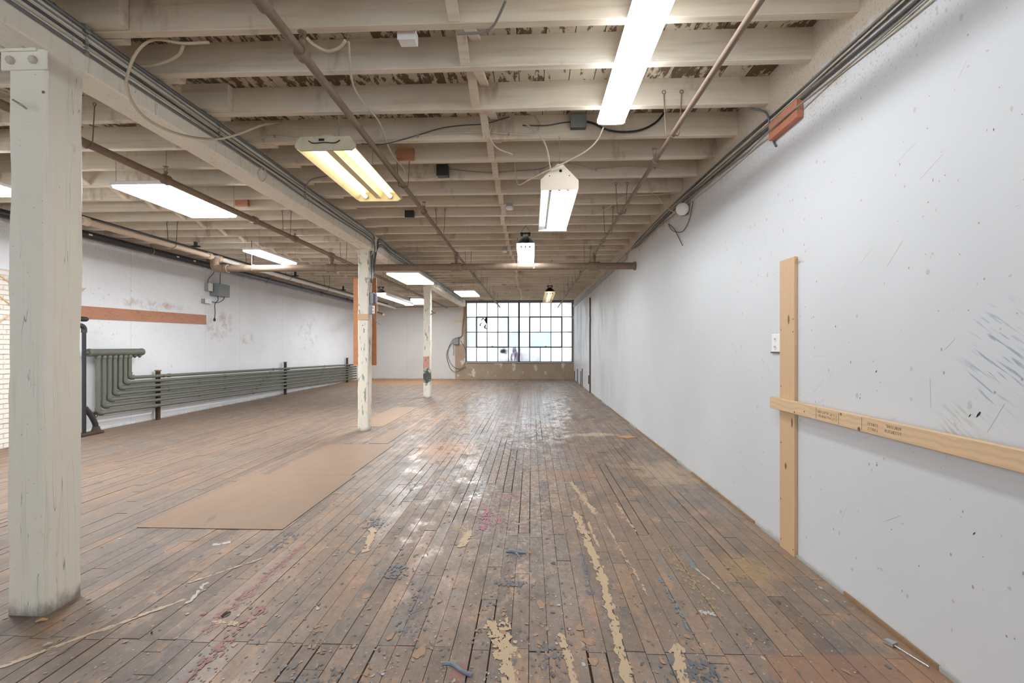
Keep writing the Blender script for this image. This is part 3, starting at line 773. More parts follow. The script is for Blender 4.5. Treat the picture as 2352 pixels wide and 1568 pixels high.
JT = 0.062
jr = [2.90, 3.355, 3.95, 4.53, 5.055, 5.60, 6.16, 6.66, 7.22]
while jr[-1] < 21.0: jr.append(jr[-1] + 0.545)
pre = []
yy = 2.36
while yy > YF + 0.1: pre.append(yy); yy -= 0.545
jr = pre[::-1] + jr
rj = random.Random(11)
def joist(xa, xb, yb, seed):
    """sawn timber: slightly uneven underside, chamfered arrises"""
    b = MB(); n = 18; V = []
    y0, y1 = yb - JT, yb
    for i in range(n + 1):
        x = xa + (xb - xa) * i / n
        d = 0.004 * mnoise.noise((x * 1.3, yb * 3.1, 0)); e = 0.004 * mnoise.noise((x * 0.9, yb * 3.1, 5))
        zb = zj(yb) + d; c = 0.004
        V += [(x, y0 + e + c, zb), (x, y1 + e - c, zb), (x, y1 + e, zb + c), (x, y1 + e, zj(yb) + JH), (x, y0 + e, zj(yb) + JH), (x, y0 + e, zb + c)]
    F = []
    for i in range(n):
        for k in range(6):
            F.append((i * 6 + k, (i + 1) * 6 + k, (i + 1) * 6 + (k + 1) % 6, i * 6 + (k + 1) % 6))
    F += [[0, 1, 2, 3, 4, 5], [n * 6 + k for k in (5, 4, 3, 2, 1, 0)]]
    b.add(V, F)
    return b.build('joist', M['joist'], ceiling)
for k, yb in enumerate(jr):
    joist(xbeam(yb) - 0.06 - 0.10 * (k % 2), XR, yb, k)
    joist(XL, xbeam(yb) + 0.22 + 0.16 * rj.random(), yb + 0.069, k)
for k in range(len(jr) - 1):
    ya, yb = jr[k], jr[k + 1] - JT
    if yb < 0.5: continue
    for (cx, dy) in ((-0.385, 0.0), (-5.36, 0.069)):
        zlo, zhi = zj(ya) + 0.02, zj(ya) + JH - 0.02
        off = 0.004 * (k % 3) - 0.04 * (k // 6 % 2)
        MB().beam((cx + off - 0.036, ya + dy, zhi), (cx + off - 0.036, yb + dy, zlo), 0.066, 0.024).build('bridging', M['joist'], ceiling)
        MB().beam((cx + off + 0.036, ya + dy, zlo), (cx + off + 0.036, yb + dy, zhi), 0.066, 0.024).build('bridging', M['joist'], ceiling)

for yb in (2.90, 3.95):
    slab(MB(), xbeam(yb) - 0.05, xbeam(yb) + 0.34, yb - JT - 0.075, yb - JT - 0.003, 0.012, JH).build('lapped_joist_end', M['joist'], ceiling)

# ------------------------------------------------------------------ beams and posts
def rough_bar(pts, w, d, seed, amp=0.004, ch=0.012):
    """squared timber with worn arrises along a list of centre points (w = x size, d = other size)"""
    b = MB(); V = []
    vert = abs(pts[-1][2] - pts[0][2]) > 1
    n = len(pts)
    prof = []
    hw, hd = w / 2, d / 2
    for (a, c) in ((-1, -1), (1, -1), (1, 1), (-1, 1)):
        prof += [(a * hw - (0 if a * c > 0 else a * ch) , c * hd - (c * ch if a * c > 0 else 0)), (a * hw - (a * ch if a * c > 0 else 0), c * hd - (0 if a * c > 0 else c * ch))]
    full = []
    m = len(prof)
    for i in range(m):
        p, q = prof[i], prof[(i + 1) % m]
        full.append(p)
        if math.hypot(p[0] - q[0], p[1] - q[1]) > 0.05:
            full += [((p[0] * 2 + q[0]) / 3, (p[1] * 2 + q[1]) / 3), ((p[0] + q[0] * 2) / 3, (p[1] + q[1] * 2) / 3)]
    m = len(full)
    for i, c in enumerate(pts):
        for k, (u, v) in enumerate(full):
            s = c[2] if vert else c[1]
            j = amp * mnoise.noise((u * 9 + seed, v * 9, s * 2.3)) + amp * 0.6 * mnoise.noise((u * 20 + seed, v * 20, s * 9))
            r = 1 + j / max(hw, hd) * 1.4
            V.append((c[0] + u * r, c[1] + v * r, c[2]) if vert else (c[0] + u * r, c[1], c[2] + v * r))
    F = [(i * m + k, i * m + (k + 1) % m, (i + 1) * m + (k + 1) % m, (i + 1) * m + k) for i in range(n - 1) for k in range(m)]
    F += [list(range(m))[::-1], [(n - 1) * m + k for k in range(m)]]
    b.add(V, F)
    return b
BD = 0.275
def beam(y0, y1, label, seed):
    n = int((y1 - y0) / 0.12)
    pts = [(xbeam(y0 + (y1 - y0) * i / n), y0 + (y1 - y0) * i / n, zj(y0 + (y1 - y0) * i / n) - BD / 2 - 0.001) for i in range(n + 1)]
    o = rough_bar(pts, 0.23, BD, seed, 0.003, 0.010).build('timber_beam', M['cream'])
    tag(o, label, 'beam')
beam(YF, 8.40, 'cream painted roof beam nearest, carrying cables over the big post', 1.0)
beam(8.41, YB, 'cream painted roof beam running from the middle post back to the window', 4.0)

def post(cx, cy, w, d, label, seed):
    zt = zj(cy) - BD - 0.001
    e = empty('timber_post', (cx, cy, 0), label, 'post')
    n = int(zt / 0.07)
    lean = 0.012
    pts = [(cx + lean * (i / n - 0.5), cy, zt * i / n) for i in range(n + 1)]
    rough_bar(pts, w, d, seed, 0.005, 0.014).build('shaft', M['cream'], e)
    return e, zt
p1, zt1 = post(-2.805, 2.66, 0.222, 0.226, 'big cream timber post close by on the left edge', 2.0)
p2, zt2 = post(-2.955, 8.39, 0.19, 0.20, 'cream post with an orange plywood board and switch boxes behind it', 9.0)
p3, zt3 = post(-3.02, 13.79, 0.20, 0.19, 'far cream post with pink and black paint patches', 15.0)

def bolt(p, axis, r, parent, mat='bolt'):
    MB().lathe(p, axis, [(0, r), (r * 0.8, r), (r * 1.0, r * 0.75)], 6).build('bolt', M[mat], parent)
# steel straps joining the near post to its beam
y0 = 2.66 - 0.113
br = MB().box(-2.94, -2.67, y0 - 0.012, y0, 3.028, 3.128, 0.003).build('strap_plate', M['cream'], p1)
for x in (-2.875, -2.745): bolt((x, y0 - 0.012, 3.075), (0, -1, 0), 0.022, br)
br2 = MB().box(-2.95, -2.74, y0 - 0.012, y0 + 0.0, 3.132, 3.195, 0.003).build('strap_plate', M['cream'], p1)
for x in (-2.925, -2.80): bolt((x, y0 - 0.012, 3.163), (0, -1, 0), 0.02, br2)
MB().tube(catmull([(-2.827, 2.500, 2.840), (-2.775, 2.480, 2.812), (-2.762, 2.490, 2.803), (-2.775, 2.520, 2.804)], 5), 0.006, 8).build('rope_cleat', M['galv'], p1)
# flared bracket on the middle post
yb2 = 8.39 - 0.10
pl = MB().prism([(-3.09, yb2 - 0.008, zt2 + 0.0), (-2.83, yb2 - 0.008, zt2 + 0.0), (-2.86, yb2 - 0.008, zt2 - 0.05), (-2.862, yb2 - 0.008, zt2 - 0.13), (-3.048, yb2 - 0.008, zt2 - 0.13), (-3.052, yb2 - 0.008, zt2 - 0.06)], (0, 0.008, 0)).build('strap_plate', M['cream'], p2)
for x in (-3.02, -2.895): bolt((x, yb2 - 0.008, zt2 - 0.075), (0, -1, 0), 0.016, pl)
pl3 = MB().box(-3.125, -2.915, 13.79 - 0.105, 13.79 - 0.096, zt3 - 0.10, zt3 - 0.005).build('strap_plate', M['cream'], p3)
MB().box(-3.05, -2.856, yb2 - 0.02, yb2, 1.955, 2.06, 0.003).build('patch_board', M['pine_rail'], p2)
o = MB().box(-3.205, -2.785, 8.495, 8.515, 1.15, 2.72, 0.002).build('plywood_board', M['orange_panel'])
tag(o, 'tall orange plywood board fixed to the back of the middle post', 'board')

# ------------------------------------------------------------------ sprinkler pipes
def collar(p, axis, r, l, parent, mat, name='coupling'):
    return MB().lathe(Vector(p) - Vector(axis) * l / 2, axis, [(0, r * 0.92), (l * 0.12, r * 1.05), (l * 0.3, r), (l * 0.7, r), (l * 0.88, r * 1.05), (l, r * 0.92)], 16).build(name, M[mat], parent)

def hanger(x, y, z, r, parent, mat='rust_pipe', w=0.07):
    """U rod nailed on a joist face and passing under the pipe"""
    top = zj(y) + 0.09
    b = MB()
    pts = [(x - w, y, top), (x - w * 0.75, y, z + 0.02), (x - r * 1.1, y, z - r * 0.5), (x, y, z - r - 0.006), (x + r * 1.1, y, z - r * 0.5), (x + w * 0.75, y, z + 0.02), (x + w, y, top)]
    b.tube(catmull(pts, 5), 0.0045, 6)
    for s in (-1, 1):
        ring = [(x + s * w + 0.014 * math.cos(a), y, top + 0.012 + 0.014 * math.sin(a)) for a in [k * math.pi / 5 for k in range(11)]]
        b.tube(ring, 0.0035, 5)
    b.build('hanger', M[mat], parent)

def sprinkler(p, parent):
    b = MB()
    x, y, z = p
    b.lathe((x, y, z), (0, 0, 1), [(0, 0.012), (0.03, 0.012), (0.032, 0.018), (0.05, 0.018)], 10)
    for s in (-1, 1): b.tube([(x + s * 0.012, y, z + 0.05), (x + s * 0.018, y, z + 0.075), (x, y, z + 0.095)], 0.003, 5)
    b.lathe((x, y, z + 0.095), (0, 0, 1), [(0, 0.004), (0.002, 0.026), (0.005, 0.026)], 12)
    b.build('sprinkler_head', M['rust_pipe'], parent)

def branch(x0, x1, z0, z1, r, ya, yb, label, heads, hangs, couple):
    e = empty('sprinkler_pipe', ((x0 + x1) / 2, ya, z0), label, 'pipe')
    def at(y):
        t = (y - 2.5) / (8.76 - 2.5)
        return (x0 + (x1 - x0) * t if y < 8.76 else x1, y, z0 + (z1 - z0) * min(t, 1))
    n = 24
    MB().tube([at(ya + (yb - ya) * i / n) for i in range(n + 1)], r, 14).build('pipe', M['rust_pipe'], e)
    for y in couple: collar(at(y), (0, 1, 0), r * 1.45, 0.085, e, 'rust_pipe')
    for y in heads:
        p = at(y); collar(p, (0, 1, 0), r * 1.5, 0.07, e, 'rust_pipe', 'tee'); sprinkler((p[0], p[1], p[2] + r), e)
    for y in hangs:
        p = at(y); hanger(p[0], p[1], p[2], r, e)
    # drop to the cross main
    p = at(8.76)
    MB().cyl((p[0], 8.76, 2.98), (p[0], 8.76, p[2]), r * 1.0, 12).build('riser', M['rust_pipe'], e)
    collar((p[0], 8.76, p[2]), (0, 1, 0), r * 1.5, 0.13, e, 'rust_pipe', 'tee')
    collar((p[0], 8.76, p[2] - 0.07), (0, 0, 1), r * 1.4, 0.06, e, 'rust_pipe', 'tee')
    return e
jf = [y - JT - 0.006 for y in jr]       # joist front faces
def jnear(y): return min(jf, key=lambda a: abs(a - y))
branch(-1.325, -1.385, 3.19, 3.19, 0.026, 1.2, 20.9, 'rusty sprinkler pipe running just left of centre from overhead to the window', [2.72, 6.0, 11.5], [jnear(v) for v in (5.0, 7.2, 10.3, 12.5, 14.2, 16.4, 18.4)], [2.30])
branch(1.125, 1.14, 3.20, 3.17, 0.02, 1.2, 20.9, 'thin copper brown sprinkler pipe alongside the right wall', [4.45, 11.2], [jnear(v) for v in (3.9, 6.2, 7.3, 9.8, 12.0, 14.2, 15.8, 18.0)], [7.7])
branch(-3.75, -3.72, 3.21, 3.18, 0.034, 1.2, 20.9, 'rusty sprinkler pipe hung left of the cream beam', [4.75, 7.4], [jnear(v) for v in (4.05, 6.9, 9.6, 11.8, 14.0, 16.5)], [6.3])

mn = empty('main_pipe', (-2.1, 8.76, 2.95), 'thick rusty main pipe crossing the whole room under the sprinkler lines', 'pipe')
MB().cyl((-5.95, 8.76, 2.948), (XR, 8.76, 2.948), 0.062, 20).build('pipe', M['rust_pipe'], mn)
for x in (-3.72, -1.385, 1.14): collar((x, 8.76, 2.948), (1, 0, 0), 0.078, 0.20, mn, 'rust_pipe', 'tee')
MB().tube(catmull([(-5.95, 8.76, 3.16), (-5.95, 8.76, 3.05), (-5.93, 8.76, 2.97), (-5.86, 8.76, 2.948), (-5.76, 8.76, 2.948)], 5), 0.075, 14).build('elbow', M['rust_pipe'], mn)
collar((-5.72, 8.76, 2.948), (1, 0, 0), 0.08, 0.07, mn, 'rust_pipe', 'elbow_rim')
collar((XR - 0.02, 8.76, 2.948), (1, 0, 0), 0.075, 0.035, mn, 'rust_pipe', 'wall_flange')
for x in (-5.2, -0.255):
    MB().cyl((x, 8.70, 2.9), (x, 8.70, zj(8.7)), 0.006, 6).build('hanger', M['rust_pipe'], mn)
    b = MB(); b.tube([(x, 8.76 + 0.067 * math.cos(a), 2.948 + 0.067 * math.sin(a)) for a in [k * math.pi / 8 for k in range(17)]], 0.006, 6); b.build('hanger_ring', M['rust_pipe'], mn)
cu = bpy.data.curves.new('chalk_mark', 'FONT'); cu.body = '3'; cu.size = 0.085; cu.extrude = 0.0005
to = bpy.data.objects.new('tmp', cu); COL.objects.link(to)
dg = bpy.context.evaluated_depsgraph_get(); dg.update()
tm = bpy.data.meshes.new_from_object(to.evaluated_get(dg)); bpy.data.objects.remove(to)
tm.materials.clear(); tm.materials.append(M['chalk'])
link('chalk_mark', tm, mn, (0.02, 8.695, 2.905), None, (math.radians(90), 0, 0))

fp = empty('feed_pipe', (-5.95, 14, 3.15), 'pale painted feed pipe high along the left side joining the main', 'pipe')
MB().cyl((-5.95, 5.8, 3.16), (-5.95, 8.76, 3.16), 0.042, 16).build('pipe', M['pale_pipe'], fp)
MB().cyl((-5.95, 8.76, 3.16), (-5.97, 20.8, 3.16), 0.042, 16).build('pipe', M['pvc'], fp)
for y in (6.15, 8.62, 8.9): collar((-5.95, y, 3.16), (0, 1, 0), 0.058, 0.09, fp, 'pale_pipe')
for y in (jnear(7.85), jnear(9.9), jnear(11.5), jnear(13.5)): hanger(-5.95, y, 3.16, 0.042, fp, 'dark_metal', 0.09)
th = empty('conduit', (-6.35, 14, 3.3), 'thin dark iron conduit above the pale feed pipe', 'conduit')
MB().cyl((-6.34, 5.8, 3.325), (-6.34, 20.9, 3.345), 0.025, 12).build('pipe', M['black_pipe'], th)
for y in (9.0, 12.6, 15.6):
    yv = jnear(y)
    b = MB().box(-6.43, -6.25, yv - 0.02, yv + 0.02, 3.36, 3.39, 0.003); b.box(-6.36, -6.31, yv - 0.02, yv + 0.02, 3.39, zj(yv), 0.0); b.build('bracket', M['dark_metal'], th)

bp = empty('drain_pipe', (-7.5, 14, 3.3), 'fat black and grey drain pipe under the ceiling on the left wall', 'pipe')
MB().cyl((-7.50, 5.8, 3.375), (-7.50, 10.9, 3.37), 0.066, 20).build('pipe', M['black_pipe'], bp)
MB().cyl((-7.50, 10.9, 3.37), (-7.52, 20.6, 3.36), 0.066, 20).build('pipe', M['grey_duct'], bp)
for y in (10.9, 13.3, 16.8, 19.2): collar((-7.50, y, 3.37), (0, 1, 0), 0.075, 0.16, bp, 'grey_duct')
for y in (9.15, 12.2, 15.3):
    b = MB(); b.tube([(-7.5 + 0.07 * math.cos(a), y, 3.372 + 0.07 * math.sin(a)) for a in [k * math.pi / 10 for k in range(21)]], 0.006, 6)
    b.box(-7.508, -7.492, y - 0.012, y + 0.012, 3.44, zj(y) + 0.05); b.build('pipe_clamp', M['galv'], bp)
for y in (7.75, 9.75, 10.25): MB().box(-7.436, -7.433, y, y + 0.07, 3.36, 3.385).build('white_sticker', M['plastic_white'], bp)

# ------------------------------------------------------------------ pipe radiator on the left wall
rad = empty('pipe_radiator', (-7.5, 8.5, 0), 'olive green wall radiator of stepped iron pipes under a fat header', 'radiator')
hd = MB().lathe((-7.50, 7.80, 1.385), (0, 1, 0), [(0, 0.05), (0.005, 0.066), (0.03, 0.07), (0.05, 0.064), (1.09, 0.064), (1.11, 0.07), (1.135, 0.066), (1.15, 0.05)], 18).build('header', M['radiator'], rad)
MB().lathe((-7.50, 7.74, 1.385), (0, 1, 0), [(0, 0.03), (0.06, 0.034)], 12).build('plug', M['radiator'], hd)
ys = [7.99, 8.10, 8.21, 8.32, 8.43, 8.54, 8.64]
zs = [0.345, 0.455, 0.555, 0.650, 0.745, 0.835, 0.925]
for k, (y, z) in enumerate(zip(ys, zs)):
    MB().cyl((-7.50, y, z), (-7.50, y, 1.34), 0.036, 14).build('riser', M['radiator'], rad)
    MB().lathe((-7.50, y, 1.27), (0, 0, 1), [(0, 0.038), (0.012, 0.046), (0.045, 0.046), (0.06, 0.04)], 14).build('nipple', M['radiator'], rad)
    el = catmull([(-7.50, y, z + 0.085), (-7.50, y, z + 0.02), (-7.50, y + 0.025, z - 0.012), (-7.50, y + 0.09, z - 0.018)], 4)
    MB().tube(el, 0.046, 12).build('elbow', M['radiator'], rad)
    ye = 20.2
    MB().cyl((-7.50, y + 0.03, z - 0.018), (-7.50, ye, z - 0.018 - 0.0175 * (ye - y)), 0.031, 12).build('pipe', M['radiator'], rad)
    for yc in (9.25 + 0.0 * k if k == 0 else 9.62 + 0.9 * (k % 3), 12.6 + 0.17 * k, 16.5 + 0.1 * k):
        zc = z - 0.018 - 0.0175 * (yc - y)
        collar((-7.50, yc, zc), (0, 1, 0), 0.038, 0.06, rad, 'radiator')
for y in (8.76, 8.87): MB().lathe((-7.50, y, 1.275), (0, 0, 1), [(0, 0.02), (0.02, 0.02), (0.022, 0.036), (0.055, 0.036)], 8).build('plug', M['radiator'], rad)
for y in (9.44, 14.48, 19.44):
    b = MB().box(-7.63, -7.56, y - 0.03, y + 0.03, 0.0, 0.99, 0.004)
    b.box(-7.56, -7.465, y - 0.012, y + 0.012, 0.86 - 0.02 * (y - 9.4), 0.90 - 0.02 * (y - 9.4))
    st = b.build('wall_stand', M['grime'] if y < 10 else M['dark_metal'], rad)
    MB().box(-7.64, -7.55, y - 0.04, y + 0.04, 0.985, 1.01, 0.003).build('cap', M['brown_board'], st)
vv = empty('standpipe', (-7.45, 7.68, 0), 'black vertical steam pipe with angled foot beside the radiator', 'pipe')
MB().cyl((-7.45, 7.68, 0.03), (-7.45, 7.68, 1.76), 0.03, 14).build('pipe', M['black_pipe'], vv)
MB().tube(catmull([(-7.45, 7.68, 1.72), (-7.45, 7.68, 1.79), (-7.45, 7.64, 1.83), (-7.45, 7.58, 1.835)], 5), 0.04, 12).build('elbow', M['dark_metal'], vv)
MB().tube(catmull([(-7.45, 7.70, 0.46), (-7.45, 7.80, 0.33), (-7.45, 7.88, 0.18), (-7.45, 7.90, 0.06)], 5), 0.042, 12).build('leg', M['dark_metal'], vv)
MB().lathe((-7.45, 7.90, 0.0), (0, 0, 1), [(0, 0.075), (0.05, 0.07), (0.09, 0.055), (0.12, 0.05)], 14).build('foot', M['grime'], vv)
MB().box(-7.53, -7.37, 7.5, 7.98, 0.0, 0.045, 0.01).build('base_pad', M['grime'], vv)
va = MB().tube(catmull([(-7.45, 7.70, 0.38), (-7.46, 7.80, 0.37), (-7.49, 7.9, 0.345), (-7.50, 7.98, 0.335)], 5), 0.02, 10).build('valve_tail', M['dark_metal'], vv)
b = MB(); b.tube([(-7.44, 7.87 + 0.05 * math.cos(a), 0.325 + 0.05 * math.sin(a)) for a in [k * math.pi / 8 for k in range(17)]], 0.009, 6)
for k in range(4): b.cyl((-7.44, 7.87, 0.325), (-7.44, 7.87 + 0.05 * math.cos(k * math.pi / 2), 0.325 + 0.05 * math.sin(k * math.pi / 2)), 0.006, 6)
b.build('valve_wheel', M['dark_metal'], va)
o = MB().lathe((-7.45, 7.58, 1.945), (0, 1, 0), [(0, 0.028), (0.05, 0.03), (0.06, 0.042), (0.14, 0.04), (0.17, 0.02)], 12).build('pipe_stub', M['dark_metal'])
tag(o, 'short capped black pipe stub just below the long orange plank', 'pipe')

# ------------------------------------------------------------------ boards on the walls
o = MB().hexa([(-7.70, 7.2, 1.965), (-7.672, 7.2, 1.965), (-7.672, 11.0, 2.01), (-7.70, 11.0, 2.01), (-7.70, 7.2, 2.175), (-7.672, 7.2, 2.175), (-7.672, 11.0, 2.225), (-7.70, 11.0, 2.225)]).build('wall_plank', M['orange_ply'])
tag(o, 'long orange plywood plank fixed level on the left wall', 'board')
o = MB().prism([(-7.698, 7.45, 2.42), (-7.698, 7.97, 2.50), (-7.698, 7.78, 2.32), (-7.698, 7.45, 2.30)], (0.012, 0, 0)).build('wood_offcut', M['pine_rail'])
tag(o, 'torn pale wood offcut on the left wall above the plank', 'board')
o = MB().beam((-7.68, 6.50, 2.58), (-7.68, 6.78, 2.40), 0.014, 0.035, (1, 0, 0)).build('lath', M['pine_rail'])
tag(o, 'upper slanting wooden lath on the white brick left of the big post', 'lath')
o = MB().beam((-7.68, 6.50, 2.30), (-7.68, 6.80, 2.06), 0.014, 0.035, (1, 0, 0)).build('lath', M['pine_rail'])
tag(o, 'middle slanting wooden lath on the white brick left of the big post', 'lath')
o = MB().beam((-7.68, 6.46, 1.76), (-7.68, 6.80, 2.00), 0.014, 0.035, (1, 0, 0)).build('lath', M['pine_rail'])
tag(o, 'lowest rising wooden lath on the white brick left of the big post', 'lath')

up = empty('upright_plank', (1.873, 3.57, 0), 'bare pine plank standing upright against the right wall', 'board')
MB().box(XR - 0.024, XR - 0.001, 3.475, 3.675, 0.0, 2.135, 0.002).build('plank', M['pine_upright'], up)
MB().tube(catmull([(XR - 0.02, 3.475, 2.09), (XR - 0.022, 3.455, 2.11), (XR - 0.03, 3.42, 2.118)], 4), 0.004, 6).build('splinter', M['pine'], up)
for y, z in ((3.655, 1.62), (3.655, 1.2), (3.655, 0.78), (3.655, 0.36), (3.655, 0.06), (3.49, 0.05), (3.49, 1.60), (3.49, 1.69)):
    MB().lathe((XR - 0.0245, y, z), (-1, 0, 0), [(0, 0.005), (0.001, 0.005)], 8).build('nail_head', M['dark_metal'], up)
rl = empty('rail_board', (1.84, 2.2, 1.03), 'pine two by four fixed level across the upright plank', 'board')
xf = XR - 0.063
MB().box(xf, XR - 0.025, 0.6, 3.745, 1.026, 1.112, 0.003).build('plank', M['pine_rail'], rl)
rs = random.Random(2)
def stamp(y0, y1, z0, z1, rows):
    b = MB()
    for r in range(rows):
        zc = z0 + (z1 - z0) * (r + 0.5) / rows; h = (z1 - z0) / rows * 0.62
        y = y0
        while y < y1:
            w = rs.uniform(0.006, 0.011)
            t = 0.0016
            xx = xf - 0.0006
            b.box(xx, xf, y, y + t, zc - h / 2, zc + h / 2)
            k = rs.randrange(3)
            if k == 0: b.box(xx, xf, y, y + w, zc + h / 2 - t, zc + h / 2)
            if k == 1: b.box(xx, xf, y + w - t, y + w, zc - h / 2, zc + h / 2); b.box(xx, xf, y, y + w, zc - t / 2, zc + t / 2)
            if k == 2: b.box(xx, xf, y, y + w, zc - h / 2, zc - h / 2 + t)
            y += w + rs.uniform(0.003, 0.006)
    b.build('grade_stamp', M['ink'], rl)
stamp(3.02, 3.12, 1.045, 1.095, 2); stamp(2.94, 3.0, 1.045, 1.09, 2); stamp(2.60, 2.68, 1.04, 1.09, 2); stamp(2.44, 2.54, 1.05, 1.10, 2)
for y in (3.145, 2.92, 2.72): MB().box(xf - 0.0006, xf, y, y + 0.0025, 1.035, 1.105).build('grade_stamp', M['ink'], rl)
for y, z, r in ((2.745, 1.037, 0.012), (2.90, 1.098, 0.008), (3.40, 1.04, 0.007), (3.28, 1.06, 0.006)):
    MB().lathe((xf, y, z), (-1, 0, 0), [(0, r), (0.0012, r * 0.9)], 10).build('knot', M['knot'], rl)
o = MB().box(XR - 0.05, XR - 0.002, 3.40, 3.79, 3.085, 3.215, 0.003).build('wood_block', M['red_ply'])
tag(o, 'reddish plywood block high on the right wall under the cable run', 'board')
for n_, (p, lab) in enumerate((((-4.05, 6.55), 'small orange wood block between joists above the left sprinkler pipe'), ((-1.32, 4.98), 'small orange wood block between joists beside the yellowed lamp'))):
    o = MB().box(p[0] - 0.09, p[0] + 0.09, p[1] - 0.03, p[1] + 0.03, zj(p[1]) + 0.01, zj(p[1]) + 0.13, 0.003).build('wood_block', M['orange_ply'])
    tag(o, lab, 'board')

# socket outlet on the right wall
ot = empty('wall_outlet', (XR, 3.80, 1.45), 'white double socket outlet half hidden by the upright plank', 'outlet')
pl = MB().box(XR - 0.008, XR - 0.0005, 3.69, 3.83, 1.452, 1.592, 0.003).build('face_plate', M['plastic_white'], ot)
for z in (1.492, 1.552):
    s = MB().lathe((XR - 0.008, 3.775, z), (-1, 0, 0), [(0, 0.022), (0.002, 0.021), (0.0021, 0.018)], 14).build('socket', M['plastic_white'], pl)
for z in (1.492, 1.552):
    for dy in (-0.008, 0.008): MB().box(XR - 0.0108, XR - 0.0098, 3.775 + dy - 0.0018, 3.775 + dy + 0.0018, z - 0.007, z + 0.007).build('slot', M['void'], pl)
MB().box(XR - 0.012, XR - 0.001, 3.69, 3.84, 1.444, 1.452).build('lower_edge', M['dark_metal'], ot)

# far strips and door edge on the right wall
sl = [(21.05, 0.03, 0.40, 0.10), (19.67, 0.0, 0.56, 0.06), (18.30, 0.0, 0.54, 0.06), (17.83, 0.0, 0.66, 0.07), (15.81, 0.25, 0.53, 0.09)]
nm = ['lowest narrow brown wood strip in the far right corner under the window', 'brown wood strip on the right wall, second from the window corner', 'brown wood strip on the right wall, third from the window corner', 'tallest brown wood strip at the foot of the right wall', 'short brown wood strip beside the door edge on the right wall']
for (y, z0, z1, w), lab in zip(sl, nm):
    o = MB().box(XR - 0.022, XR - 0.0005, y - w / 2, y + w / 2, z0, z1, 0.002).build('wood_strip', M['grime'])
    tag(o, lab, 'strip', 'wood strips at the far end of the right wall')
b = MB().box(XR - 0.035, XR - 0.0005, 15.37, 15.44, 0.0, 2.25, 0.002); b.box(XR - 0.035, XR - 0.0005, 15.34, 15.40, 2.25, 2.42); b.box(XR - 0.035, XR - 0.0005, 15.37, 15.44, 2.42, 3.04)
o = b.build('trim_2', M['grime']); tag(o, 'dark vertical jamb strip on the far right wall', 'trim', kind='structure')

# ------------------------------------------------------------------ plywood laid on the floor
def sheet(x0, x1, y0, y1, label, t=0.006):
    o = MB().box(x0, x1, y0, y1, 0.0018, t, 0.0015).build('plywood_sheet', M['floor_ply'])
    tag(o, label, 'board', 'plywood patches on the floor')
sheet(-3.255, -2.03, 3.82, 5.455, 'larger tan plywood sheet laid on the floor nearest the big post')
sheet(-3.065, -2.08, 5.460, 7.16, 'second tan plywood sheet on the floor, behind the larger one')
sheet(-2.50, -2.20, 7.26, 8.45, 'narrow tan plywood strip on the floor just right of the middle post')
sheet(-3.35, -2.75, 8.75, 11.6, 'pale plywood sheet on the floor behind the middle post', 0.005)

# ------------------------------------------------------------------ lamps
def led_panel(x0, x1, y0, y1, z, label, t=0.035, lip=0.012, hang=True, glow='led_glow'):
    e = empty('led_panel', ((x0 + x1) / 2, (y0 + y1) / 2, z), label, 'ceiling light', 'white LED ceiling panels')
    b = MB()
    b.box(x0, x1, y0, y1, z + 0.004, z + t, 0.003)
    b.build('housing', M['enamel'], e)
    f = MB()
    f.box(x0, x0 + lip, y0, y1, z - 0.004, z + 0.004); f.box(x1 - lip, x1, y0, y1, z - 0.004, z + 0.004)
    f.box(x0, x1, y0, y0 + lip, z - 0.004, z + 0.004); f.box(x0, x1, y1 - lip, y1, z - 0.004, z + 0.004)
    f.build('frame', M['enamel'], e)
    MB().box(x0 + lip, x1 - lip, y0 + lip, y1 - lip, z - 0.03, z + 0.0038, 0.006).build('diffuser', M[glow], e)
    if hang:
        for x in (x0 + 0.03, x1 - 0.03):
            for y in (y0 + 0.04, y1 - 0.04):
                MB().cyl((x, y, z + t - 0.002), (x, y, zj(y) + JH), 0.003, 5).build('hanger_wire', M['galv'], e)
    return e

def led_strip(x0, x1, y0, y1, z, label):
    """wrap-around strip light with a glowing lens"""
    e = empty('strip_light', ((x0 + x1) / 2, (y0 + y1) / 2, z), label, 'ceiling light')
    xm = (x0 + x1) / 2; w = (x1 - x0) / 2
    MB().box(x0 + 0.01, x1 - 0.01, y0, y1, z + 0.045, zj((y0 + y1) / 2) - 0.004, 0.003).build('housing', M['enamel'], e)
    prof = [(-w, 0.045), (-w, 0.018), (-w * 0.86, 0.004), (-w * 0.4, 0.0), (w * 0.4, 0.0), (w * 0.86, 0.004), (w, 0.018), (w, 0.045)]
    MB().prism([(xm + a, y0 + 0.015, z + c) for a, c in prof], (0, y1 - y0 - 0.03, 0)).build('lens', M['strip_glow'], e)
    for ya, yb in ((y0, y0 + 0.014), (y1 - 0.014, y1)):
        MB().prism([(xm + a * 1.05, ya, z + c - 0.004) for a, c in prof], (0, yb - ya, 0)).build('end_cap', M['enamel'], e)
    return e
led_strip(0.548, 0.768, 1.57, 4.01, 3.335, 'long glowing strip light overhead at the top right')

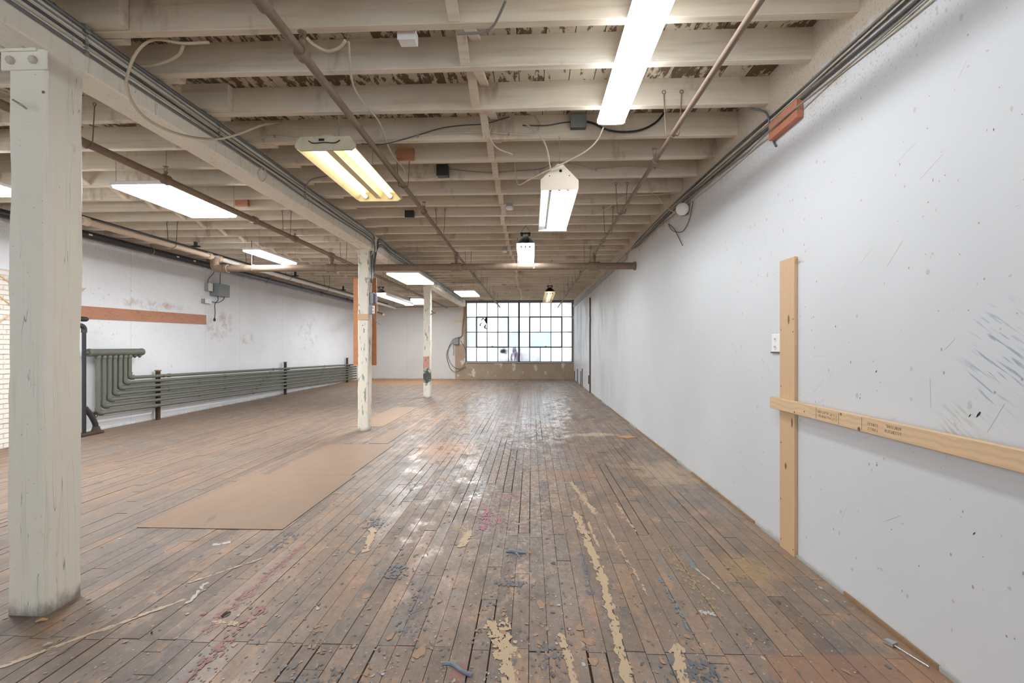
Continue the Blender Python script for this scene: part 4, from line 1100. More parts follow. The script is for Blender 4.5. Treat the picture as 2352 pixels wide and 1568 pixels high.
led_panel(-4.44, -3.83, 4.87, 6.10, 3.20, 'big LED panel beside the left sprinkler pipe, nearest of the panels')
led_panel(-5.09, -4.77, 8.22, 9.58, 3.19, 'narrow LED panel hung in the left bay past the first big panel', glow='led_bright')
led_panel(-2.86, -2.22, 9.30, 10.85, 2.93, 'square looking LED panel hung under the beam behind the main pipe')
led_panel(-2.27, -1.66, 13.9, 15.3, 3.10, 'far LED panel with divided lens near the window')
led_panel(-6.35, -5.74, 4.05, 5.28, 3.24, 'LED panel in the left bay half hidden behind the big post', glow='led_bright')
led_panel(-4.85, -3.95, 17.1, 17.9, 3.20, 'first of two small LED panels by the white end wall')
led_panel(-4.85, -4.15, 18.4, 19.2, 3.20, 'second of two small LED panels by the white end wall, farther back')

def tube_lamp(p0, p1, parent, mat, r=0.016):
    p0, p1 = Vector(p0), Vector(p1)
    t = MB().cyl(p0, p1, r, 12).build('tube', M[mat], parent)
    d = (p1 - p0).normalized()
    for p, s in ((p0, -1), (p1, 1)):
        MB().lathe(p, d * s, [(0, r * 1.02), (0.014, r * 1.02), (0.018, r * 0.7)], 12).build('end_cap', M['galv'], t)

# old industrial twin-tube reflector
def reflector_lamp():
    x0, x1, y0, y1, z = -1.86, -1.385, 3.72, 5.03, 3.05
    e = empty('fluorescent_lamp', ((x0 + x1) / 2, (y0 + y1) / 2, z), 'yellowed twin tube reflector lamp with stained end plate', 'ceiling light')
    xm = (x0 + x1) / 2; hw = (x1 - x0) / 2
    t = 0.003
    # two side wings, trough tops
    def sheet(pa, pb, nm='reflector'):
        n = Vector((pb[1] - pa[1], 0, -(pb[0] - pa[0]))).normalized() * t
        MB().prism([(pa[0], y0, pa[1]), (pb[0], y0, pb[1]), (pb[0] + n.x, y0, pb[1] + n.z), (pa[0] + n.x, y0, pa[1] + n.z)], (0, y1 - y0, 0)).build(nm, M['old_enamel'], e)
    for s in (-1, 1):
        sheet((xm + s * hw, z + 0.005), (xm + s * hw * 0.80, z + 0.062))
        sheet((xm + s * hw * 0.80, z + 0.062), (xm + s * hw * 0.22, z + 0.085))
    MB().prism([(xm - hw * 0.22, y0, z + 0.085), (xm - hw * 0.12, y0, z + 0.018), (xm + hw * 0.12, y0, z + 0.018), (xm + hw * 0.22, y0, z + 0.085)], (0, y1 - y0, 0)).build('ballast_cover', M['old_enamel'], e)
    MB().box(xm - 0.06, xm + 0.06, y0 + 0.02, y1 - 0.02, z + 0.086, z + 0.13, 0.004).build('housing', M['dirty_enamel'], e)
    def endp(y, d, mat):
        pts = [(xm - hw * 0.86, y, z - 0.012), (xm + hw * 0.86, y, z - 0.012), (xm + hw * 1.02, y, z + 0.012), (xm + hw * 1.02, y, z + 0.035), (xm + hw * 0.84, y, z + 0.095), (xm - hw * 0.84, y, z + 0.095), (xm - hw * 1.02, y, z + 0.035), (xm - hw * 1.02, y, z + 0.012)]
        return MB().prism(pts, (0, d, 0)).build('end_plate', M[mat], e)
    ep = endp(y0 - 0.02, 0.02, 'dirty_enamel')
    MB().box(xm - 0.05, xm - 0.005, y0 - 0.023, y0 - 0.019, z + 0.06, z + 0.078).build('vent_slot', M['void'], ep)
    MB().tube(catmull([(xm - 0.13, y0 - 0.024, z + 0.06), (xm - 0.09, y0 - 0.028, z + 0.04), (xm, y0 - 0.028, z + 0.045), (xm + 0.08, y0 - 0.028, z + 0.04), (xm + 0.12, y0 - 0.024, z + 0.062)], 4), 0.004, 6).build('lead', M['cable_black'], ep)
    endp(y1, 0.02, 'old_enamel')
    for s in (-1, 1):
        tube_lamp((xm + s * hw * 0.55, y0 + 0.03, z + 0.03), (xm + s * hw * 0.55, y1 - 0.03, z + 0.03), e, 'tube_warm', 0.019)
    for y in (y0 + 0.25, y1 - 0.2):
        MB().cyl((xm, y, z + 0.13), (xm, y, zj(y) + JH), 0.004, 6).build('hanger', M['galv'], e)
reflector_lamp()

def hood_lamp(xm, w, y0, y1, z, label, front_plate, lit, warm=False, enamel='enamel'):
    """tent-shaped shop light: sloping reflector, tubes, end plates, chain"""
    e = empty('hooded_lamp', (xm, (y0 + y1) / 2, z), label, 'ceiling light', 'tent shaped fluorescent lamps')
    hw = w / 2
    sh = [(-hw, 0.0), (-hw, 0.085), (-hw * 0.26, 0.205), (hw * 0.26, 0.205), (hw, 0.085), (hw, 0.0)]
    t = 0.003
    for (a, c), (a2, c2) in zip(sh[:-1], sh[1:]):
        n = Vector((c2 - c, 0, -(a2 - a))).normalized() * t
        MB().prism([(xm + a, y0, z + c), (xm + a2, y0, z + c2), (xm + a2 + n.x, y0, z + c2 + n.z), (xm + a + n.x, y0, z + c + n.z)], (0, y1 - y0, 0)).build('hood_panel', M[enamel], e)
    MB().box(xm - hw * 0.97, xm + hw * 0.97, y0 + 0.01, y1 - 0.01, z + 0.075, z + 0.08).build('reflector', M[enamel], e)
    if front_plate:
        pts = [(-hw, 0.0), (hw, 0.0), (hw * 1.02, 0.012), (hw * 1.02, 0.088), (hw * 0.17, 0.238), (-hw * 0.1, 0.238), (-hw * 1.02, 0.095), (-hw * 1.02, 0.0)]
        f = MB().prism([(xm + a, y0 - 0.006, z + c) for a, c in pts], (0, 0.006, 0)).build('end_plate', M['endplate'], e)
        for a, c, r in ((0.01, 0.175, 0.014), (-0.09, 0.13, 0.005), (0.09, 0.13, 0.005)):
            MB().lathe((xm + a, y0 - 0.006, z + c), (0, -1, 0), [(0, r), (0.0008, r)], 12).build('knockout', M['void'], f)
    pts = [(-hw, -0.025), (hw, -0.025), (hw, 0.085), (hw * 0.26, 0.205), (-hw * 0.26, 0.205), (-hw, 0.085)]
    MB().prism([(xm + a, y1, z + c) for a, c in pts], (0, 0.006, 0)).build('end_plate', M[enamel], e)
    m = len(lit)
    for k, on in enumerate(lit):
        a = -hw * 0.7 + 1.4 * hw * (k + 0.5) / m
        mt = ('tube_warm' if warm else 'tube_glow') if on else 'enamel'
        tube_lamp((xm + a, y0 + 0.02, z + 0.014), (xm + a, y1 - 0.03, z + 0.014), e, mt, 0.017)
    for y in (y0 + 0.03, y1 - 0.1):
        b = MB()
        top = zj(y) + (0.0 if front_plate else JH)
        if front_plate:
            n = max(3, int((top - z - 0.21) / 0.02)); zz = z + 0.205
            for q in range(n):
                za, zb = zz + (top - zz) * q / n, zz + (top - zz) * (q + 1.25) / n
                d = (0.006, 0, 0) if q % 2 else (0, 0.006, 0)
                ring = [(xm + d[0] * math.cos(k * math.pi / 4), y + d[1] * math.cos(k * math.pi / 4), (za + zb) / 2 + (zb - za) / 2 * math.sin(k * math.pi / 4)) for k in range(9)]
                b.tube(ring, 0.0018, 4, False)
            b.build('chain', M['galv'], e)
        else:
            for s in (-1, 1):
                b.tube([(xm + s * 0.06, y, z + 0.25), (xm + s * 0.06, y, z + 0.285), (xm, y, z + 0.36), (xm, y, top)], 0.003, 5)
                b.box(xm + s * 0.06 - 0.018, xm + s * 0.06 + 0.018, y - 0.03, y - 0.02, z + 0.185, z + 0.25)
            b.box(xm - 0.085, xm + 0.085, y - 0.03, y + 0.03, z + 0.23, z + 0.25)
            b.build('hook_bracket', M['dark_metal'], e)
    return e
hood_lamp(0.255, 0.34, 4.40, 5.86, 2.925, 'tent shaped lamp with cream end plate hung by a chain in the middle', True, (0, 1, 1))
hood_lamp(-0.10, 0.30, 7.90, 9.40, 3.12, 'bright tent shaped lamp just above the main pipe', False, (1, 1, 1))
hood_lamp(0.53, 0.31, 13.9, 16.3, 3.00, 'cream tent shaped lamp farthest back in front of the window', False, (0, 1, 0), True, 'old_enamel')
hood_lamp(-4.33, 0.30, 13.6, 16.8, 2.95, 'long bright tent shaped lamp seen right of the orange board', False, (1, 1))

# ------------------------------------------------------------------ electrics
def cable(pts, r, mat, label, name='cable', rings=None, n=7, smooth=8, group=None, clips=()):
    P = catmull(pts, smooth)
    e = empty(name, P[0], label, 'cable' if name != 'conduit' else 'conduit', group)
    MB().tube(P, r, n, True, rings).build('sheath', M[mat], e)
    for c in clips:
        p = P[min(len(P) - 1, int(c * (len(P) - 1)))]
        MB().box(p.x - 0.009, p.x + 0.009, p.y - r - 0.003, p.y + r + 0.003, p.z - r * 1.4, p.z + r * 1.4).build('clip', M['galv'], e)
    return e

# cables running along the near beam
rc = random.Random(21)
def beam_run(dz, r, mat, label, rings=None, y0=1.6, y1=8.05, wob=0.006):
    pts = []
    k = 0
    y = y0
    while y <= y1 + 0.01:
        pts.append((xbeam(y) + 0.118 + r, y, zj(y) + dz + wob * math.sin(y * 2.1 + dz * 90)))
        y += 0.45
    p = pts[-1]
    # turn down beside the middle post
    sp = rc.uniform(0, 0.05)
    pts += [(xbeam(8.2) + 0.13 + r, 8.25 + sp, p[2] - 0.05), (-2.85 + r + sp * 0.6, 8.36 + sp, p[2] - 0.22), (-2.852 + r + sp * 0.5, 8.38 + sp, 3.0 - dz * 0.6), (-2.852 + r + sp * 0.2, 8.39 + sp, 2.62)]
    return cable(pts, r, mat, label, 'cable', rings, 8, 5, 'cables along the near beam', (0.15, 0.3, 0.5))
beam_run(-0.020, 0.013, 'armour', 'thick ribbed steel cable along the very top of the near beam', 0.012)
beam_run(-0.058, 0.0055, 'cable_grey', 'thin grey cable on the near beam, directly under the top ribbed one', wob=0.004)
beam_run(-0.082, 0.0065, 'cable_cream', 'cream cable on the near beam between two grey ones', wob=0.005)
beam_run(-0.104, 0.008, 'cable_dark', 'dark smooth cable in the middle of the near beam bundle', wob=0.005)
beam_run(-0.128, 0.0055, 'cable_cream', 'thin cream cable just above the lower ribbed one on the near beam', wob=0.004)
beam_run(-0.158, 0.010, 'armour', 'lower ribbed steel cable, lowest of the near beam bundle', 0.012)

# cables looping over the far beam
for k in range(7):
    pts = []
    y = 8.55
    while y < 20.8:
        pts.append((xbeam(y) + 0.122 + 0.004 * (k % 3), y, zj(y) - 0.02 - 0.022 * k - 0.03 * abs(math.sin(y * 0.9 + k * 1.7)) * (1 if k > 2 else 0.3)))
        y += 0.8
    pts.insert(0, (-2.845 + 0.01 * (k % 3), 8.50, 2.95 - 0.03 * k))
    cable(pts, 0.006 if k % 2 else 0.008, ('cable_grey', 'cable_dark', 'armour')[k % 3], ('uppermost', 'second highest', 'third highest', 'middle', 'third lowest', 'second lowest', 'lowest')[k] + ' cable of the loose bundle along the far beam', group='loose cables along the far beam', smooth=4)

# big looped armoured cable hanging off the near beam
cable([(-2.034, 2.942, 3.415), (-2.202, 2.939, 3.412), (-2.400, 2.955, 3.450), (-2.500, 2.948, 3.381), (-2.550, 2.933, 3.249), (-2.570, 2.943, 3.131), (-2.580, 3.043, 3.041), (-2.580, 3.215, 3.020), (-2.560, 3.461, 3.058), (-2.500, 3.718, 3.148), (-2.400, 3.843, 3.243), (-2.300, 3.987, 3.376), (-2.382, 4.460, 3.632)], 0.010, 'armour_cream', 'big loop of ribbed cable hanging across the near beam', rings=0.011)
cable([(-2.209, 2.953, 3.410), (-2.292, 3.028, 3.400), (-2.414, 3.083, 3.390), (-2.544, 3.122, 3.390), (-2.662, 3.161, 3.410)], 0.010, 'armour_cream', 'short curl of cream ribbed cable under the joists at upper left', rings=0.011)
cable([(-1.394, 2.913, 3.410), (-1.364, 2.955, 3.390), (-1.305, 3.012, 3.385), (-1.223, 2.992, 3.390), (-1.161, 2.941, 3.400)], 0.011, 'armour_cream', 'short cream ribbed cable drooping from the white junction box', rings=0.012)
cable([(-1.144, 2.954, 3.400), (-1.213, 3.149, 3.400), (-1.270, 3.320, 3.405), (-1.315, 3.516, 3.410), (-1.321, 3.746, 3.412), (-1.307, 4.004, 3.420), (-1.324, 4.225, 3.420), (-1.366, 4.451, 3.420), (-1.404, 4.838, 3.430), (-1.392, 5.177, 3.430), (-1.458, 5.500, 3.500), (-1.290, 5.500, 3.432), (-1.097, 5.500, 3.449)], 0.0075, 'cable_cream', 'cream cable snaking from the white box across the joists', smooth=5)
cable([(-0.141, 2.636, 3.405), (-0.176, 2.724, 3.400), (-0.228, 2.840, 3.400), (-0.293, 2.901, 3.405), (-0.456, 2.918, 3.410)], 0.008, 'cable_grey', 'grey cable bending under the nearest joist at top centre')
# runs stapled on the fourth joist
y4 = 4.455
cable([(-2.757, 4.455, 3.475), (-2.655, 4.455, 3.444), (-2.549, 4.455, 3.488), (-2.401, 4.455, 3.489), (-2.148, 4.455, 3.464), (-1.646, 4.455, 3.439), (-1.314, 4.455, 3.441), (-1.066, 4.455, 3.470), (-0.819, 4.455, 3.490), (-0.451, 4.455, 3.491), (-0.166, 4.455, 3.470), (-0.004, 4.455, 3.467), (0.069, 4.455, 3.514), (0.077, 4.455, 3.578), (0.036, 4.440, 3.633)], 0.007, 'cable_cream', 'cream cable stapled along the joist behind the yellowed lamp', smooth=5, clips=(0.2, 0.5, 0.7))
cable([(-1.602, 4.450, 3.403), (-1.395, 4.450, 3.395), (-1.106, 4.450, 3.464), (-0.859, 4.450, 3.533), (-0.654, 4.450, 3.558), (-0.430, 4.450, 3.570), (-0.206, 4.450, 3.630)], 0.005, 'cable_dark', 'thin dark cable sagging along the joist near the bridging', smooth=5)
cable([(-0.194, 4.440, 3.625), (-0.064, 4.400, 3.544), (0.044, 4.360, 3.444), (0.114, 4.340, 3.343), (0.146, 4.360, 3.256), (0.172, 4.420, 3.135)], 0.007, 'cable_cream', 'cream cable dropping to the tent shaped lamp with end plate')
cable([(-0.085, 4.450, 3.547), (0.137, 4.450, 3.543), (0.278, 4.450, 3.564), (0.366, 4.450, 3.571)], 0.006, 'cable_dark', 'short dark cable entering the grey box left side')
cable([(0.503, 4.450, 3.572), (0.577, 4.440, 3.546), (0.695, 4.430, 3.483), (0.834, 4.430, 3.461), (0.992, 4.430, 3.474), (1.132, 4.440, 3.543), (1.222, 4.450, 3.642)], 0.010, 'cable_black', 'thick black cable curving right of the grey box behind the strip light')
cable([(0.600, 4.030, 3.326), (0.561, 4.120, 3.257), (0.470, 4.200, 3.194), (0.307, 4.300, 3.143), (0.134, 4.360, 3.086), (-0.024, 4.440, 3.037), (-0.107, 4.550, 3.031), (-0.145, 4.700, 3.107), (-0.163, 4.850, 3.260), (-0.177, 4.980, 3.407)], 0.007, 'armour_cream', 'pale ribbed cable from the strip light to the tent shaped lamp', rings=0.010)
cable([(-0.426, 4.450, 3.423), (-0.411, 4.420, 3.491), (-0.366, 4.420, 3.550), (-0.389, 4.400, 3.441), (-0.326, 4.420, 3.336), (-0.174, 4.460, 3.281)], 0.007, 'cable_cream', 'loose cream cable end dangling beside the bridging')
y6 = 5.52
cable([(0.410, 5.520, 3.584), (0.594, 5.520, 3.552), (0.703, 5.520, 3.520), (0.891, 5.520, 3.532), (1.138, 5.520, 3.543), (1.457, 5.520, 3.514), (1.627, 5.600, 3.490), (1.808, 5.700, 3.457), (1.950, 5.750, 3.442), (1.987, 5.500, 3.385)], 0.007, 'cable_cream', 'cream cable clipped along the joist from the hung lamp to the right wall', smooth=5, clips=(0.25, 0.55))
cable([(-0.950, 5.500, 3.543), (-0.708, 5.500, 3.514), (-0.456, 5.500, 3.495), (-0.205, 5.500, 3.511), (0.095, 5.500, 3.527), (0.232, 5.450, 3.566)], 0.006, 'cable_grey', 'grey cable between the dark junction box and the hung lamp', smooth=5)
cable([(0.475, 5.900, 3.231), (0.591, 6.000, 3.194), (0.759, 6.050, 3.146), (0.954, 6.080, 3.234), (1.146, 6.090, 3.377), (1.418, 6.090, 3.396), (1.743, 6.090, 3.413), (1.999, 6.050, 3.462)], 0.004, 'cable_cream', 'thin white wire sagging right of the hung lamp', smooth=5)
cable([(1.620, 6.580, 3.589), (1.700, 6.550, 3.525), (1.803, 6.400, 3.316), (1.840, 6.200, 3.202)], 0.008, 'cable_cream', 'cream cable running down to the round white bell', smooth=5)
cable([(-2.652, 5.500, 3.344), (-2.574, 5.500, 3.445), (-2.419, 5.500, 3.478), (-2.315, 5.500, 3.502)], 0.007, 'cable_grey', 'grey cable curling up from the beam to the joist at centre left')
cable([(-2.225, 7.100, 3.629), (-2.159, 7.100, 3.550), (-2.027, 7.100, 3.536), (-1.889, 7.100, 3.528)], 0.006, 'cable_cream', 'short pale cable to the small dark junction box')
cable([(-2.620, 4.557, 3.233), (-2.620, 4.482, 3.163), (-2.620, 4.497, 3.114), (-2.620, 4.564, 3.104), (-2.620, 4.633, 3.175), (-2.620, 4.602, 3.237)], 0.006, 'cable_cream', 'small coil of cream wire on the near beam')

# cable run high on the right wall
cols = ['cable_grey', 'cable_dark', 'cable_cream', 'cable_grey', 'cable_dark', 'cable_grey', 'cable_cream']
wl = ['uppermost grey cable of the run high on the right wall', 'dark cable second from the top on the right wall', 'cream cable third from the top on the right wall', 'grey cable in the middle of the run on the right wall', 'dark cable below the middle of the right wall run', 'grey cable second lowest on the right wall run', 'lowest cream cable drooping under the right wall run']
for k in range(7):
    pts = []
    y = 1.4
    while y < 20.9:
        base = 3.20 + min(max(y - 2.4, 0), 3.2) * 0.035
        z = base + 0.055 - 0.022 * k + 0.013 * math.sin(y * (1.1 + 0.13 * k) + k * 2.3) - (0.03 if k > 4 and 3.4 < y < 6.5 else 0)
        if y > 9: z = 3.335 - 0.004 * k + 0.01 * math.sin(y * 1.7 + k)
        pts.append((XR - 0.012 - 0.004 * (k % 3) - (0.05 if 3.3 < y < 3.9 and k > 4 else 0), y, z)); y += 0.55
    cable(pts, (0.008, 0.009, 0.006, 0.007, 0.010, 0.006, 0.005)[k], cols[k], wl[k], group='cables high on the right wall', smooth=4)
cable([(1.764, 3.951, 3.420), (1.849, 3.942, 3.400), (1.850, 3.844, 3.321), (1.860, 3.823, 3.232), (1.870, 3.816, 3.161), (1.875, 3.792, 3.083), (1.875, 3.753, 3.029)], 0.009, 'armour', 'ribbed grey cable end hanging beside the reddish block', rings=0.010)
cable([(1.860, 5.600, 3.166), (1.870, 5.691, 3.076), (1.870, 5.816, 2.970), (1.870, 6.049, 2.921), (1.870, 6.436, 3.025), (1.870, 6.638, 3.163)], 0.004, 'cable_black', 'thin dark looped cord hanging below the round white bell')
cable([(1.860, 6.582, 3.155), (1.870, 6.378, 3.040), (1.870, 6.227, 2.919), (1.870, 6.014, 2.741)], 0.004, 'cable_black', 'short frayed cord hanging farther along under the bell')

def jbox(x0, x1, y0, y1, z0, z1, mat, label, cover='box_grey', name='junction_box', cat='electrical box', axis='y'):
    e = empty(name, ((x0 + x1) / 2, (y0 + y1) / 2, z0), label, cat)
    MB().box(x0, x1, y0, y1, z0, z1, 0.004).build('box', M[mat], e)
    if axis == 'y': MB().box(x0 - 0.003, x1 + 0.003, y0 - 0.004, y0, z0 - 0.003, z1 + 0.003, 0.001).build('cover', M[cover], e)
    else: MB().box(x1, x1 + 0.004, y0 - 0.003, y1 + 0.003, z0 - 0.003, z1 + 0.003, 0.001).build('cover', M[cover], e)
    return e
jbox(-0.83, -0.72, 2.94, 3.02, 3.40, 3.47, 'plastic_white', 'white junction box under the second joist feeding two cables', 'plastic_white')
jbox(0.36, 0.50, 4.40, 4.465, 3.50, 3.61, 'box_dark', 'grey steel junction box left of the strip light end', 'box_grey')
jbox(-1.085, -0.955, 5.44, 5.535, 3.45, 3.575, 'box_dark', 'dark square junction box on a joist left of the hung lamp', 'dark_metal')
jbox(-1.89, -1.76, 7.08, 7.155, 3.42, 3.52, 'box_dark', 'small dark junction box on a joist right of the beam', 'dark_metal')

def lampholder(x, y, z, label):
    e = empty('lampholder', (x, y, z), label, 'lampholder', 'bare ceiling lampholders')
    MB().lathe((x, y, z - 0.03), (0, 0, 1), [(0, 0.045), (0.012, 0.055), (0.02, 0.05), (0.035, 0.05)], 16).build('rose', M['plastic_white'], e)
    MB().box(x - 0.045, x + 0.045, y - 0.045, y + 0.045, z + 0.005, z + 0.055, 0.004).build('box', M['galv'], e)
    MB().tube(catmull([(x - 0.02, y, z + 0.05), (x - 0.04, y - 0.01, z + 0.09), (x - 0.01, y - 0.02, z + 0.12)], 4), 0.006, 6).build('lead', M['cable_cream'], e)
lampholder(-0.305, 6.62, 3.415, 'white bare lampholder on a joist left of the hung lamp')
lampholder(-0.55, 9.72, 3.435, 'white bare lampholder on a joist beyond the main pipe')

# alarm bell on the right wall
be = empty('alarm_bell', (1.84, 5.85, 3.08), 'round white bell with black back on the right wall cables', 'bell')
MB().lathe((1.80, 5.80, 3.13), (-0.35, -0.94, 0), [(0, 0.075), (0.02, 0.075), (0.035, 0.055), (0.04, 0.02)], 20).build('gong', M['plastic_white'], be)
MB().lathe((1.83, 5.88, 3.13), (-0.35, -0.94, 0), [(0, 0.06), (0.07, 0.06)], 16).build('back_box', M['cable_black'], be)
MB().box(1.80, XR - 0.001, 5.86, 5.92, 3.09, 3.17, 0.003).build('bracket', M['dark_metal'], be)

# boxes and cords on the left wall
eb = empty('switch_box', (-7.60, 11.4, 2.70), 'grey metal switch box on the left wall under two cables', 'electrical box')
MB().box(-7.70, -7.50, 11.15, 11.62, 2.70, 3.0, 0.006).build('box', M['box_grey'], eb)
MB().box(-7.50, -7.493, 11.17, 11.60, 2.715, 2.985, 0.002).build('door', M['box_grey'], eb)
MB().tube(catmull([(-7.56, 11.25, 2.70), (-7.57, 11.27, 2.6), (-7.6, 11.2, 2.50), (-7.62, 11.24, 2.3), (-7.62, 11.22, 2.16)], 5), 0.010, 7).build('cord', M['cable_dark'], eb)
MB().lathe((-7.62, 11.22, 2.09), (0, 0, 1), [(0, 0.014), (0.02, 0.026), (0.06, 0.024), (0.08, 0.012)], 10).build('plug', M['cable_black'], eb)
MB().tube(catmull([(-7.56, 11.5, 2.70), (-7.57, 11.45, 2.62), (-7.6, 11.3, 2.55), (-7.62, 11.09, 2.55)], 5), 0.009, 7).build('cord', M['cable_dark'], eb)
jbox(-7.70, -7.60, 10.97, 11.12, 2.80, 2.98, 'galv', 'small silver outlet box left of the grey switch box', 'plastic_white', 'outlet_box', axis='x')
jbox(-7.70, -7.60, 10.86, 11.08, 2.50, 2.60, 'galv', 'small silver outlet box lower left of the grey switch box', 'plastic_white', 'outlet_box', axis='x')
cable([(-7.66, 11.04, 2.98), (-7.66, 11.06, 3.08), (-7.66, 11.24, 3.25), (-7.66, 11.3, 3.40)], 0.008, 'cable_dark', 'curved dark cable rising from the small silver outlet box')
cable([(-7.62, 11.42, 3.0), (-7.62, 11.43, 3.2), (-7.62, 11.45, 3.42)], 0.008, 'cable_dark', 'straight dark cable rising from the grey switch box')

# boxes on the middle post
b1 = empty('switch_box', (-2.80, 8.45, 2.24), 'grey switch box on the right side of the middle post', 'electrical box')
MB().box(-2.858, -2.785, 8.33, 8.42, 2.24, 2.44, 0.004).build('box', M['box_grey'], b1)
MB().box(-2.785, -2.76, 8.34, 8.41, 2.25, 2.43, 0.003).build('cover', M['box_dark'], b1)
MB().box(-2.76, -2.735, 8.35, 8.40, 2.26, 2.42, 0.003).build('label_plate', M['lavender'], b1)
b2 = empty('outlet_box', (-2.81, 8.42, 2.08), 'grey outlet box with white sockets low on the middle post', 'electrical box')
MB().box(-2.858, -2.795, 8.30, 8.37, 2.06, 2.21, 0.004).build('box', M['box_grey'], b2)
fpz = MB().box(-2.795, -2.765, 8.30, 8.35, 2.065, 2.205, 0.003).build('face_plate', M['plastic_white'], b2)
for z in (2.105, 2.165): MB().lathe((-2.78, 8.30, z), (0, -1, 0), [(0, 0.008), (0.002, 0.008)], 8).build('slot', M['void'], fpz)
cable([(-2.80, 8.36, 2.06), (-2.79, 8.38, 1.98), (-2.75, 8.42, 1.92), (-2.71, 8.48, 1.88)], 0.006, 'cable_grey', 'short grey cord curling below the outlet box on the middle post')

# grey box, cable coil and conduit by the window
gb = empty('switch_box', (-3.42, 21.45, 1.55), 'grey box with a coil of cable left of the window', 'electrical box')
MB().box(-3.55, -3.28, 21.38, 21.5, 1.56, 1.82, 0.006).build('box', M['box_grey'], gb)
MB().box(-3.54, -3.29, 21.373, 21.38, 1.57, 1.81, 0.002).build('door', M['box_grey'], gb)
cable([(-3.188, 21.420, 1.891), (-3.542, 21.420, 1.774), (-3.779, 21.420, 1.284), (-3.818, 21.420, 0.990), (-3.661, 21.420, 0.501), (-3.424, 21.420, 0.325), (-3.149, 21.420, 0.443), (-2.952, 21.420, 0.561)], 0.010, 'cable_black', 'outer loop of dark cable hanging round the grey box by the window', smooth=6)
cable([(-3.230, 21.440, 1.853), (-3.625, 21.440, 1.578), (-3.783, 21.440, 1.147), (-3.625, 21.440, 0.696), (-3.349, 21.440, 0.481), (-3.073, 21.440, 0.560), (-2.955, 21.440, 0.991), (-2.994, 21.440, 1.382), (-3.191, 21.440, 1.735)], 0.010, 'cable_dark', 'inner loop of dark cable hanging round the grey box by the window', smooth=6)
cable([(-3.480, 21.400, 1.696), (-3.519, 21.400, 1.480), (-3.500, 21.400, 1.265), (-3.519, 21.400, 1.069)], 0.010, 'cable_black', 'short dark cord hanging straight down from the grey box by the window')
cd = empty('conduit', (-3.06, 21.45, 1.8), 'brown conduit bending down the wall left of the window', 'conduit')
MB().tube(catmull([(-3.03, 21.46, 3.45), (-3.05, 21.46, 3.0), (-3.12, 21.46, 2.3), (-3.12, 21.46, 2.05), (-3.17, 21.46, 1.93), (-3.32, 21.46, 1.86)], 6), 0.028, 10).build('pipe', M['brass'], cd)
MB().box(-3.50, -3.15, 21.47, 21.499, 2.58, 2.63, 0.002).build('strap', M['brass'], cd)

# small hanging wood bar and gas pipe at the far end
hb = empty('wall_rod', (-6.0, 19.0, 2.6), 'brass coloured rod with white hanger jutting near the end wall', 'rod')
MB().cyl((-6.7, 20.2, 2.98), (-5.75, 18.4, 2.72), 0.045, 12).build('rod', M['brass'], hb)
MB().cyl((-6.35, 19.5, 2.88), (-6.35, 19.5, 3.3), 0.022, 8).build('hanger', M['pvc'], hb)
cp = empty('copper_pipe', (-5.5, 21.0, 3.2), 'thin copper pipe along the top of the end wall', 'pipe')
MB().tube([(-7.2, 19.4, 3.22), (-6.2, 21.3, 3.24), (-3.3, 21.4, 3.26)], 0.016, 8).build('pipe', M['brass'], cp)
MB().tube([(-6.2, 21.3, 3.24), (-6.2, 21.3, 3.5)], 0.012, 8).build('drop', M['brass'], cp)
hk = empty('wooden_bracket', (-3.2, 21.3, 3.0), 'small wooden bracket on the far post side', 'bracket')
MB().beam((-2.91, 13.8, 2.42), (-2.74, 13.7, 2.47), 0.03, 0.03).build('arm', M['brown_board'], hk)
MB().beam((-2.91, 13.8, 2.52), (-2.83, 13.75, 2.455), 0.018, 0.018).build('brace', M['grime'], hk)

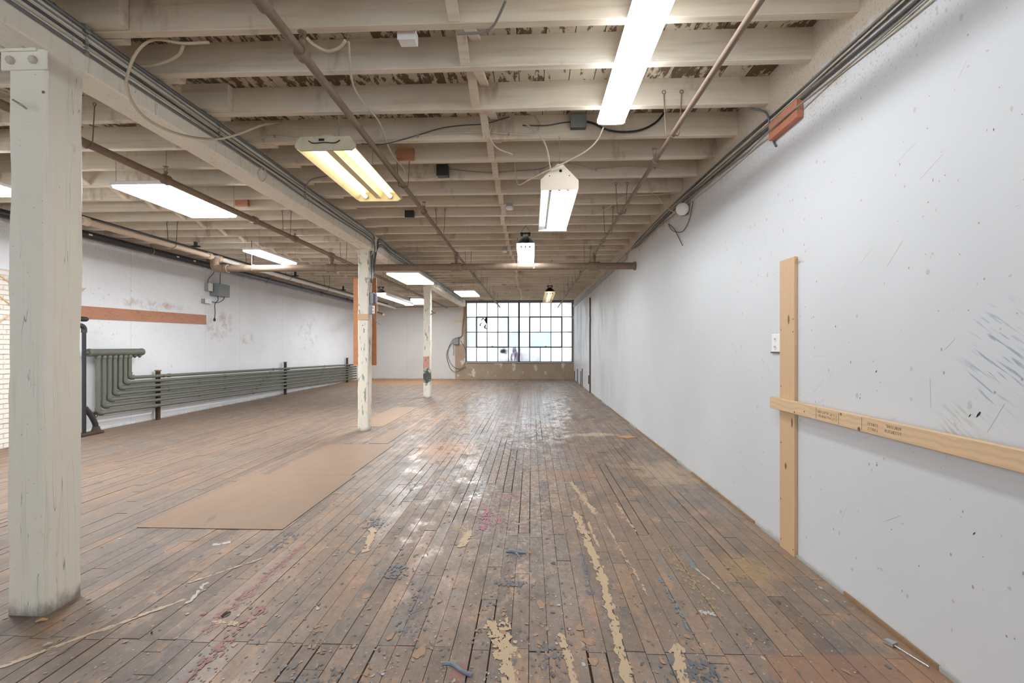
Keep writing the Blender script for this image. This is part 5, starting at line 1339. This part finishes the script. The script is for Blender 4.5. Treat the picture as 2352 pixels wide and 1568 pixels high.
# ------------------------------------------------------------------ things lying on the floor
bl = empty('toggle_bolt', (1.83, 2.42, 0), 'small chrome bolt lying at the foot of the right wall', 'bolt')
MB().cyl((1.845, 2.30, 0.010), (1.80, 2.45, 0.014), 0.004, 8).build('shank', M['chrome'], bl)
MB().prism([(1.79, 2.45, 0.004), (1.825, 2.465, 0.004), (1.80, 2.50, 0.004), (1.775, 2.49, 0.004)], (0, 0, 0.018)).build('wing', M['chrome'], bl)
ps = MB()
ps.tube(catmull([(-0.185, 3.475, 0.004), (-0.15, 3.487, 0.005), (-0.10, 3.467, 0.006), (-0.04, 3.462, 0.004)], 5), lambda i: 0.008 + 0.006 * math.sin(min(i, 15) / 15 * math.pi), 8)
ps.tube(catmull([(-0.115, 3.468, 0.004), (-0.095, 3.42, 0.005), (-0.083, 3.37, 0.003)], 5), lambda i: 0.009 - 0.0007 * i, 8)
tag(ps.build('paint_blob', M['paint_blue']), 'dried grey blue paint blob shaped like a tee on the boards', 'paint')
ps = MB(); ps.tube(catmull([(-0.42, 2.24, 0.003), (-0.37, 2.235, 0.005), (-0.32, 2.19, 0.006), (-0.27, 2.165, 0.004)], 5), lambda i: 0.010, 8)
tag(ps.build('paint_blob', M['paint_blue']), 'dried grey paint sausage at the bottom centre of the floor', 'paint')
chips = [((-2.665, 2.50), 0.05, 0.4, 'orange wood chip leaning by the foot of the big post'), ((-1.83, 2.60), 0.03, 0.2, 'tiny orange wood chip on the floor right of the big post'), ((-1.70, 2.60), 0.05, 1.1, 'curled brown leaf on the boards near the big post'),
         ((-2.42, 2.30), 0.035, 0.8, 'pale paint flake on the boards below the big post'), ((-1.98, 2.42), 0.02, 2.0, 'small dark splinter on the boards below the big post')]
for (x, y), s, a, lab in chips:
    ca, sa = math.cos(a), math.sin(a)
    P = [(x + ca * u * s - sa * v * s, y + sa * u * s + ca * v * s, 0.003 + w * s) for u, v, w in ((-0.5, -0.14, 0), (0.0, -0.2, 0.12), (0.5, -0.08, 0.02), (0.5, 0.1, 0.05), (0.0, 0.2, 0.2), (-0.5, 0.12, 0.04))]
    b = MB(); b.add(P + [(p[0], p[1], p[2] + 0.004) for p in P], [(5, 4, 1, 0), (4, 3, 2, 1), (6, 7, 10, 11), (7, 8, 9, 10)] + [(i, (i + 1) % 6, 6 + (i + 1) % 6, 6 + i) for i in range(6)])
    tag(b.build('wood_chip', M['chip'] if 'orange' in lab else M['jamb'] if 'pale' in lab else M['grime']), lab, 'debris')
o = MB().prism([(1.40, 7.95, 0.002), (1.62, 8.02, 0.002), (1.72, 7.9, 0.002), (1.55, 7.8, 0.002)], (0, 0, 0.012)).build('wood_scrap', M['chip'])
tag(o, 'torn brown wood scrap on the floor far along the right wall', 'debris')
